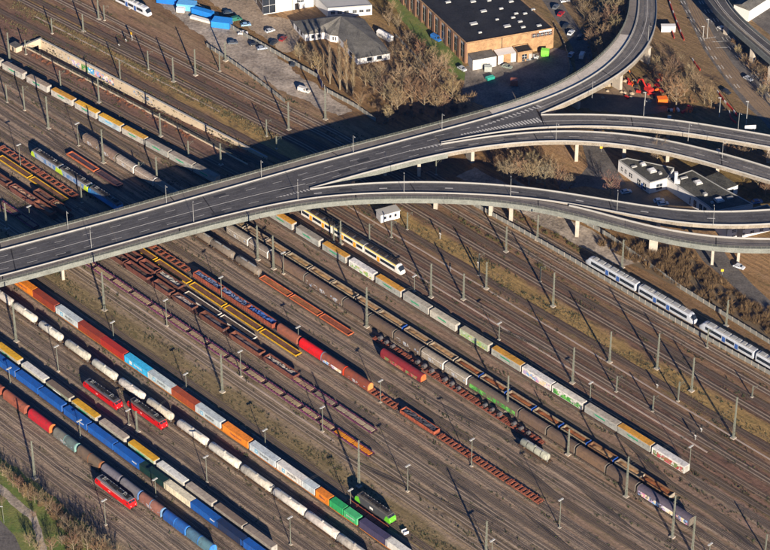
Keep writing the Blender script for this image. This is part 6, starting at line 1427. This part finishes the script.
for i, (x, y, a_) in enumerate(sorted((rnd.uniform(626,662), rnd.uniform(76,100), rnd.uniform(0,3)) for _ in range(16))+sorted((rnd.uniform(668,694), rnd.uniform(108,112.5), rnd.uniform(0,3)) for _ in range(9))):
    t = thing('material_stack', f'stack of site boards and pipes, {ORD[i+1]} counted from the curved viaduct along the digging site', 'stack', 'material stacks on the digging site', W(x, y), a_); m_ = rnd.choice(('red','red','orange','dark','white','chassis')); L_2 = rnd.uniform(1.2,3.2)
    for j in range(3): ob('board', MB().box(-L_2/2,L_2/2,-.5+.05*j,.5-.08*j,.3*j,.3*j+.28,m_).mesh('board'), t)
tg = thing('traffic_sign', 'yellow and red traffic sign at the bend of the access road', 'sign', None, W(601,152), 0); ob('post', MB().cyl((0,0,0),(0,0,2.6),.05,.05,6,'greypole').mesh('post'), tg); ob('sign_plate', MB().box(-.5,.5,-.06,0,1.6,2.6,'yellow').mesh('sign_plate'), tg)
tg = thing('traffic_sign', 'yellow traffic sign on the verge of the slip road', 'sign', None, W(722,275), 0); ob('post', MB().cyl((0,0,0),(0,0,2.6),.05,.05,6,'greypole').mesh('post'), tg); ob('sign_plate', MB().box(-.5,.5,-.06,0,1.6,2.6,'yellow').mesh('sign_plate'), tg)
for i, (x, y, h, lb) in enumerate(((707,38,9,'tall grey mast on the tram road median'),(703,37,5,'short mast beside the tall one on the tram road median'),(719,117,9,'lamp post rising beside the red barriers'),(746,125,11,'tall lamp post beside the tram road'),(644,116,11,'lamp post in front of the digging site'))):
    t = thing('road_mast', lb, 'mast', 'poles along the tram road', W(x, y), 0); ob('pole', MB().cyl((0,0,0),(0,0,h),.17,.11,8,'greypole').mesh('pole'), t); ob('lamp_head', MB().box(-.9,.3,-.2,.2,h-.05,h+.15,'lamp').mesh('lamp_head'), t)
bb = thing('billboard', 'white board beside the upper slip road', 'sign', None, W(750,131,8), .1); ob('board', MB().box(-2.2,2.2,-.1,.1,1.0,2.6,'white').mesh('board'), bb)
for x in (-1.8,1.8): ob('leg', MB().box(x-.1,x+.1,-.08,.08,-8,1.0,'greypole').mesh('leg'), bb)
lp = thing('park_lamp', 'slim lamp post beside the park road', 'street lamp', None, W(4,523), 0); ob('pole', MB().cyl((0,0,0),(0,0,7),.1,.07,6,'mast').mesh('pole'), lp); ob('lamp_head', MB().box(-.9,.2,-.15,.15,6.95,7.1,'lamp').mesh('lamp_head'), lp)
cr_ = thing('crate', 'small white cube frame lying beside the green locomotive', 'crate', None, W(405,533), .5); ob('frame', MB().box(-.9,.9,-.9,.9,0,.25,'white').box(-.9,.9,-.9,-.7,.25,1.1,'white').box(-.9,.9,.7,.9,.25,1.1,'white').mesh('frame'), cr_)

# ================================================================== TREES, SCRUB, WEEDS
def grow(seed, H, rad, style):
    r = random.Random(seed); tk = MB(); tw = MB()
    def stick(mb, a, b, r0, r1, m, n=3): mb.cyl(a, b, r0, r1, n, m, False)
    def rv(s=1.0): return Vector((r.gauss(0,1), r.gauss(0,1), r.gauss(0,1)))*s
    base = Vector((0,0,0)); top = Vector((r.uniform(-.4,.4), r.uniform(-.4,.4), H*(.55 if style != 'poplar' else .9))); n = 5; pts = [base.lerp(top, i/n)+Vector((r.uniform(-.12,.12), r.uniform(-.12,.12), 0))*(i > 0) for i in range(n+1)]; r0 = H*.016+.06
    for i in range(n): stick(tk, pts[i], pts[i+1], r0*(1-.75*i/n), r0*(1-.75*(i+1)/n), 'bark', 6)
    nl = {'round':15,'poplar':34,'wide':17}[style]
    for i in range(nl):
        t = (.28+.72*i/nl) if style != 'poplar' else (.1+.9*i/nl); p = base.lerp(top, t); a = i*2.4+r.uniform(-.4,.4)
        if style == 'poplar': d = Vector((math.cos(a)*.28, math.sin(a)*.28, 1)); ln = H*.2*(1.15-t*.55)
        else: d = Vector((math.cos(a), math.sin(a), r.uniform(.35,1.1)+t*.7)); ln = rad*r.uniform(.8,1.15)*(1.1-.25*t)
        d.normalize(); q = p+d*ln*.55+rv(.12); e = q+(d+Vector((0,0,.35))).normalized()*ln*.5+rv(.15)
        stick(tk, p, q, r0*.46, r0*.28, 'bark', 4); stick(tk, q, e, r0*.28, .035, 'bark', 3)
        for j in range(7 if style != 'poplar' else 5):
            s = .25+.75*j/7; b0 = p.lerp(q, s*2) if s < .5 else q.lerp(e, s*2-1); d2 = (d*.7+rv(.55)+Vector((0,0,.35 if style != 'poplar' else 1.2))).normalized(); l2 = ln*.36*r.uniform(.7,1.2); b1 = b0+d2*l2
            stick(tw, b0, b1, .035, .016, 'twig', 3)
            for m_ in range(5):
                f = r.uniform(.2,1); c0_ = b0.lerp(b1, f); d3 = (d2*.7+rv(.6)+Vector((0,0,.25 if style != 'poplar' else .9))).normalized(); c1_ = c0_+d3*l2*r.uniform(.35,.7); stick(tw, c0_, c1_, .02, .008, 'twig', 3)
                for g in range(2):
                    f2 = r.uniform(.25,.9); g0 = c0_.lerp(c1_, f2); g1 = g0+(d3*.6+rv(.7)).normalized()*l2*r.uniform(.2,.38); w_ = Vector((r.uniform(-1,1), r.uniform(-1,1), r.uniform(-.5,.5))).normalized()*.015
                    tw.add([g0-w_, g0+w_, g1], [(0,1,2)], 'twig')
    return tk.mesh('trunk'), tw.mesh('crown')
PROTO = {('round',i): None for i in range(3)}
def proto(style, i): return cached(('tree', style, i), lambda: grow(100+i*7+len(style), {'round':10,'poplar':20,'wide':11}[style], {'round':3.6,'poplar':1.2,'wide':4.8}[style], style))
TB = 0
def tree(px, py, hpx, style, col, label, grp, i=None):
    p = W(px, py); sc = F/((p-CAMP).length); h = hpx*.9/(sc*.83); ref = {'round':10.5,'poplar':21,'wide':12}[style]; i = rnd.randrange(3) if i is None else i
    tk, cr = proto(style, i); t = thing('poplar_tree' if style == 'poplar' else 'bare_tree', label, 'tree', grp, p, rnd.uniform(0,6.28)); s = h/ref; t.scale = (s*rnd.uniform(.9,1.12), s*rnd.uniform(.9,1.12), s)
    ob('trunk', tk, t); a_, b_ = lin(col), lin(rnd.choice(('#8a7d6c','#94805c','#7d6048','#86604e','#9a8a6a','#6f6350'))); ob('crown', cr, t, color=jit(tuple(x_*.45+y_*.55 for x_, y_ in zip(a_, b_)), .2))
TAN='#947d58'; GRY='#80735f'; RUS='#735a42'; PUR='#7c6058'; OLV='#7f6f55'
for i, (x, y, h) in enumerate(((330,84,45),(340,90,56),(347,92,58),(353,94,46),(324,76,26))): tree(x, y, h, 'poplar', '#94764f', f'bare brown poplar, {ORD[i+1]} of five in front of the grey pavilion roof', 'poplars')
GROVES = [('in the grove between pavilion and brick hall', TAN, [(300,60,20),(312,68,26),(318,74,26),(366,86,30),(374,92,28),(384,100,32),(392,108,34),(402,92,34),(398,112,32),(412,104,36),(424,110,34),(436,114,32),(444,112,26),(452,104,34),(430,94,40),(440,80,36),(448,92,30),(418,80,34),(405,70,30),(420,60,26),(432,68,30),(380,80,24),(446,70,24),(360,110,24),(388,122,22),(462,112,22),(472,106,18),(396,60,22),(409,45,20),(398,30,22),(389,26,20),(392,14,18)]),
 ('in the grove beside the curved viaduct', OLV, [(584,20,26),(594,32,28),(604,44,26),(598,58,24),(610,30,30),(616,40,32),(590,46,22),(606,14,24),(616,20,34),(579,6,18),(588,70,16),(604,64,20),(622,14,26)]),
 ('on the digging site island by the tram road', TAN, [(676,108,38),(668,98,34),(684,96,30),(662,84,26),(672,76,24),(704,104,30),(694,92,26),(690,80,22),(711,108,24),(680,66,18),(655,70,18)]),
 ('in the pale thicket between the slip roads', '#a08c68', [(504,180,28),(512,184,32),(520,180,30),(529,186,34),(537,182,32),(545,188,34),(553,184,30),(560,188,28),(499,172,22),(548,174,26),(532,172,26),(516,170,24),(567,190,20)]),
 ('around the white works building', RUS, [(657,163,34),(668,158,20),(757,188,28),(765,196,24),(744,180,18),(762,150,20),(752,152,18),(735,158,16),(742,160,20),(726,156,16),(770,166,22),(704,152,14)]),
 ('at the corner below the far viaduct', TAN, [(752,74,20),(760,82,22),(768,92,24),(744,66,16),(762,98,18),(772,108,20),(737,56,14)]),
 ('on the lawn of the park', RUS, [(3,476,20),(13,487,18),(24,498,18),(35,503,20),(46,510,22),(57,518,20),(64,528,20),(30,546,20),(40,556,24),(82,540,26),(92,548,28),(104,556,28),(74,552,26),(118,566,26),(2,505,16),(62,545,16),(8,481,20),(19,492,22),(29,500,22),(41,506,24),(51,514,24),(70,535,24),(78,546,28),(88,552,30),(98,560,28),(52,552,22),(110,562,26),(34,520,14)])]
for nm, col, L in GROVES:
    for i, (x, y, h) in enumerate(sorted(L)):
        o = ORD[i+1] if i+1 < len(ORD) else f'number {i+1}'
        tree(x, y, h, 'wide' if (i % 3 == 0) else 'round', col, f'bare tree {nm}, {o} from its left end', 'bare trees '+nm)
tree(610,196,30,'wide',PUR,'round purple brown bush tree beside the lower slip road', None, 1)
def scrub(name, label, n, spots, col, hmin, hmax, seed, dens=70):
    r = random.Random(seed); k = MB()
    for _ in range(n):
        p = spots(r); h = r.uniform(hmin, hmax); w_ = h*r.uniform(.5,.9)
        for j in range(int(dens*(.5+h/hmax*.5))):
            a = r.uniform(0,6.28); e = r.uniform(.15,1)**.6; t = p+Vector((math.cos(a)*w_*e, math.sin(a)*w_*e, h*math.sqrt(max(0,1-e*e*.8))*r.uniform(.55,1.05)))
            b = p+Vector((math.cos(a)*w_*e*.4, math.sin(a)*w_*e*.4, max(0,t.z-p.z)*.25)); s = Vector((r.uniform(-1,1), r.uniform(-1,1), r.uniform(-.3,.3)))*.05*h/1.5; k.add([b-s, b+s, t], [(0,1,2)], 'twig')
    o = ob(name, k.mesh(name), None, color=lin(col), kind='stuff'); o['label'] = label; o['category'] = 'scrub'; return o
def in_poly(pts):
    P_ = [W(*q) for q in pts]; x0, x1 = min(p.x for p in P_), max(p.x for p in P_); y0, y1 = min(p.y for p in P_), max(p.y for p in P_)
    def inside(x, y):
        c = False
        for i in range(len(P_)):
            a, b = P_[i], P_[i-1]
            if (a.y > y) != (b.y > y) and x < (b.x-a.x)*(y-a.y)/(b.y-a.y)+a.x: c = not c
        return c
    def f(r):
        for _ in range(200):
            x, y = r.uniform(x0,x1), r.uniform(y0,y1)
            if inside(x, y): return Vector((x, y, 0))
        return P_[0]
    return f
sheet('scrub_slope', [(560,232),(600,250),(640,268),(700,300),(790,350),(790,330),(740,300),(715,280),(690,255),(640,245),(600,238)], .008, 'scrubsoil')
scrub('bramble_scrub', 'brown bramble scrub on the slope below the footway viaduct', 300, in_poly([(600,246),(640,266),(700,298),(790,346),(790,318),(740,298),(715,278),(690,256),(640,244)]), '#6f5a3e', 1.0, 3.8, 1, 150)
scrub('bramble_scrub', 'brown undergrowth under the bare grove beside the brick hall', 260, in_poly([(360,90),(380,128),(430,122),(470,110),(462,84),(440,60),(410,34),(394,30),(398,64)]), '#77624a', .8, 2.8, 2, 110)
scrub('bramble_scrub', 'brown undergrowth between lane and curved viaduct', 150, in_poly([(580,0),(590,60),(600,70),(625,36),(628,0)]), '#85704a', .8, 2.2, 3, 90)
scrub('bramble_scrub', 'brown undergrowth below the pale thicket', 110, in_poly([(470,160),(500,178),(560,192),(580,186),(560,160),(520,150)]), '#86694a', .6, 2.0, 4, 80)
scrub('bramble_scrub', 'reddish scrub along the cutting wall', 90, lambda r: UV(r.uniform(-220,-120), r.uniform(9.2,11.8)), '#8a5a40', .5, 1.6, 5, 70)
scrub('bramble_scrub', 'dark hedge along the panel fence by the gravel lane', 120, lambda r: UV(r.uniform(-6,60), r.uniform(62.5,65.5)) if r.random() < .6 else UV(r.uniform(-10,48), r.uniform(44.6,46.2)), '#5f5a34', .5, 1.6, 6, 80)
scrub('bramble_scrub', 'brown scrub on the verge beside the works building', 120, in_poly([(740,200),(770,205),(790,180),(760,170),(740,180)]), '#7f6a40', .5, 1.8, 7, 80)
scrub('bramble_scrub', 'brown scrub on the digging site island', 160, in_poly([(650,64),(690,70),(720,108),(700,114),(670,110),(640,82)]), '#93724f', .5, 1.8, 8, 80)
scrub('bramble_scrub', 'brown scrub below the far viaduct at the corner', 120, in_poly([(728,40),(748,66),(775,100),(790,100),(780,70),(745,40)]), '#7a6248', .6, 2.2, 10, 90)
scrub('bramble_scrub', 'brown bushes along the park edge', 85, in_poly([(0,466),(40,496),(80,526),(130,572),(75,575),(58,530),(30,502),(0,474)]), '#6e5a3f', .8, 3.0, 9, 130)
def tufts(name, label, n, spots, m, hmin, hmax, seed):
    r = random.Random(seed); k = MB()
    for _ in range(n):
        p = spots(r); h = r.uniform(hmin, hmax); w_ = h*r.uniform(.5,1.2)
        for j in range(7): a = r.uniform(0,6.28); q = p+Vector((math.cos(a), math.sin(a), 0))*w_*r.uniform(.1,.6); t = q+Vector((math.cos(a)*w_*.5, math.sin(a)*w_*.5, h*r.uniform(.5,1))); s = Vector((-math.sin(a), math.cos(a), 0))*w_*.28; k.add([q-s, q+s, t], [(0,1,2)], m)
    o = ob(name, k.mesh(name), None, kind='stuff'); o['label'] = label; o['category'] = 'grass'
def dry(r):
    u = r.uniform(-60,190); c = 30.0-.02*max(0,u-20)+2.2*math.sin(u*.13)+1.2*math.sin(u*.41)
    return UV(u, c+r.gauss(0,1.9))
tufts('dry_grass', 'dry yellow grass strip between the main lines', 2400, dry, 'drygrass', .15, .5, 1)
tufts('dry_grass', 'dry grass bank behind the cutting beyond the bridge', 2600, lambda r: UV(r.uniform(-260,-100), r.choice((31.5,33.5,21.8,35))+r.gauss(0,.9)), 'drygrass', .2, .7, 2)
cl = [(random.uniform(-260,190), random.uniform(-165,60)) for _ in range(1500)]
def weedspot(r):
    u, v = r.choice(cl); return UV(u+r.gauss(0,3.5), v+r.gauss(0,.5))
tufts('weeds', 'low green brown weeds scattered between the tracks', 16000, weedspot, 'weed', .15, .75, 3)
gs = [(random.uniform(-90,190), random.uniform(-93,-87)) for _ in range(160)]
tufts('weeds', 'olive weeds on the strip beside the container train', 1500, lambda r: (lambda q: UV(q[0]+r.gauss(0,3), q[1]+r.gauss(0,.8)))(r.choice(gs)), 'weed', .12, .5, 4)

# ================================================================== thin blue air between the camera and the yard
k = MB(); k.box(-1500,1500,-1000,1500,-9,CAMP.z+30,'ground'); me = k.mesh('haze'); me.materials.clear()
hm = bpy.data.materials.new('haze'); hm.use_nodes = True; hn = hm.node_tree.nodes; hn.clear(); ho_ = hn.new('ShaderNodeOutputMaterial'); pv_ = hn.new('ShaderNodeVolumePrincipled')
pv_.inputs['Color'].default_value = (.14,.36,1,1); pv_.inputs['Density'].default_value = HAZE; pv_.inputs['Anisotropy'].default_value = 0.0
hm.node_tree.links.new(pv_.outputs[0], ho_.inputs['Volume']); me.materials.append(hm); hz = ob('haze', me, None, kind='stuff')
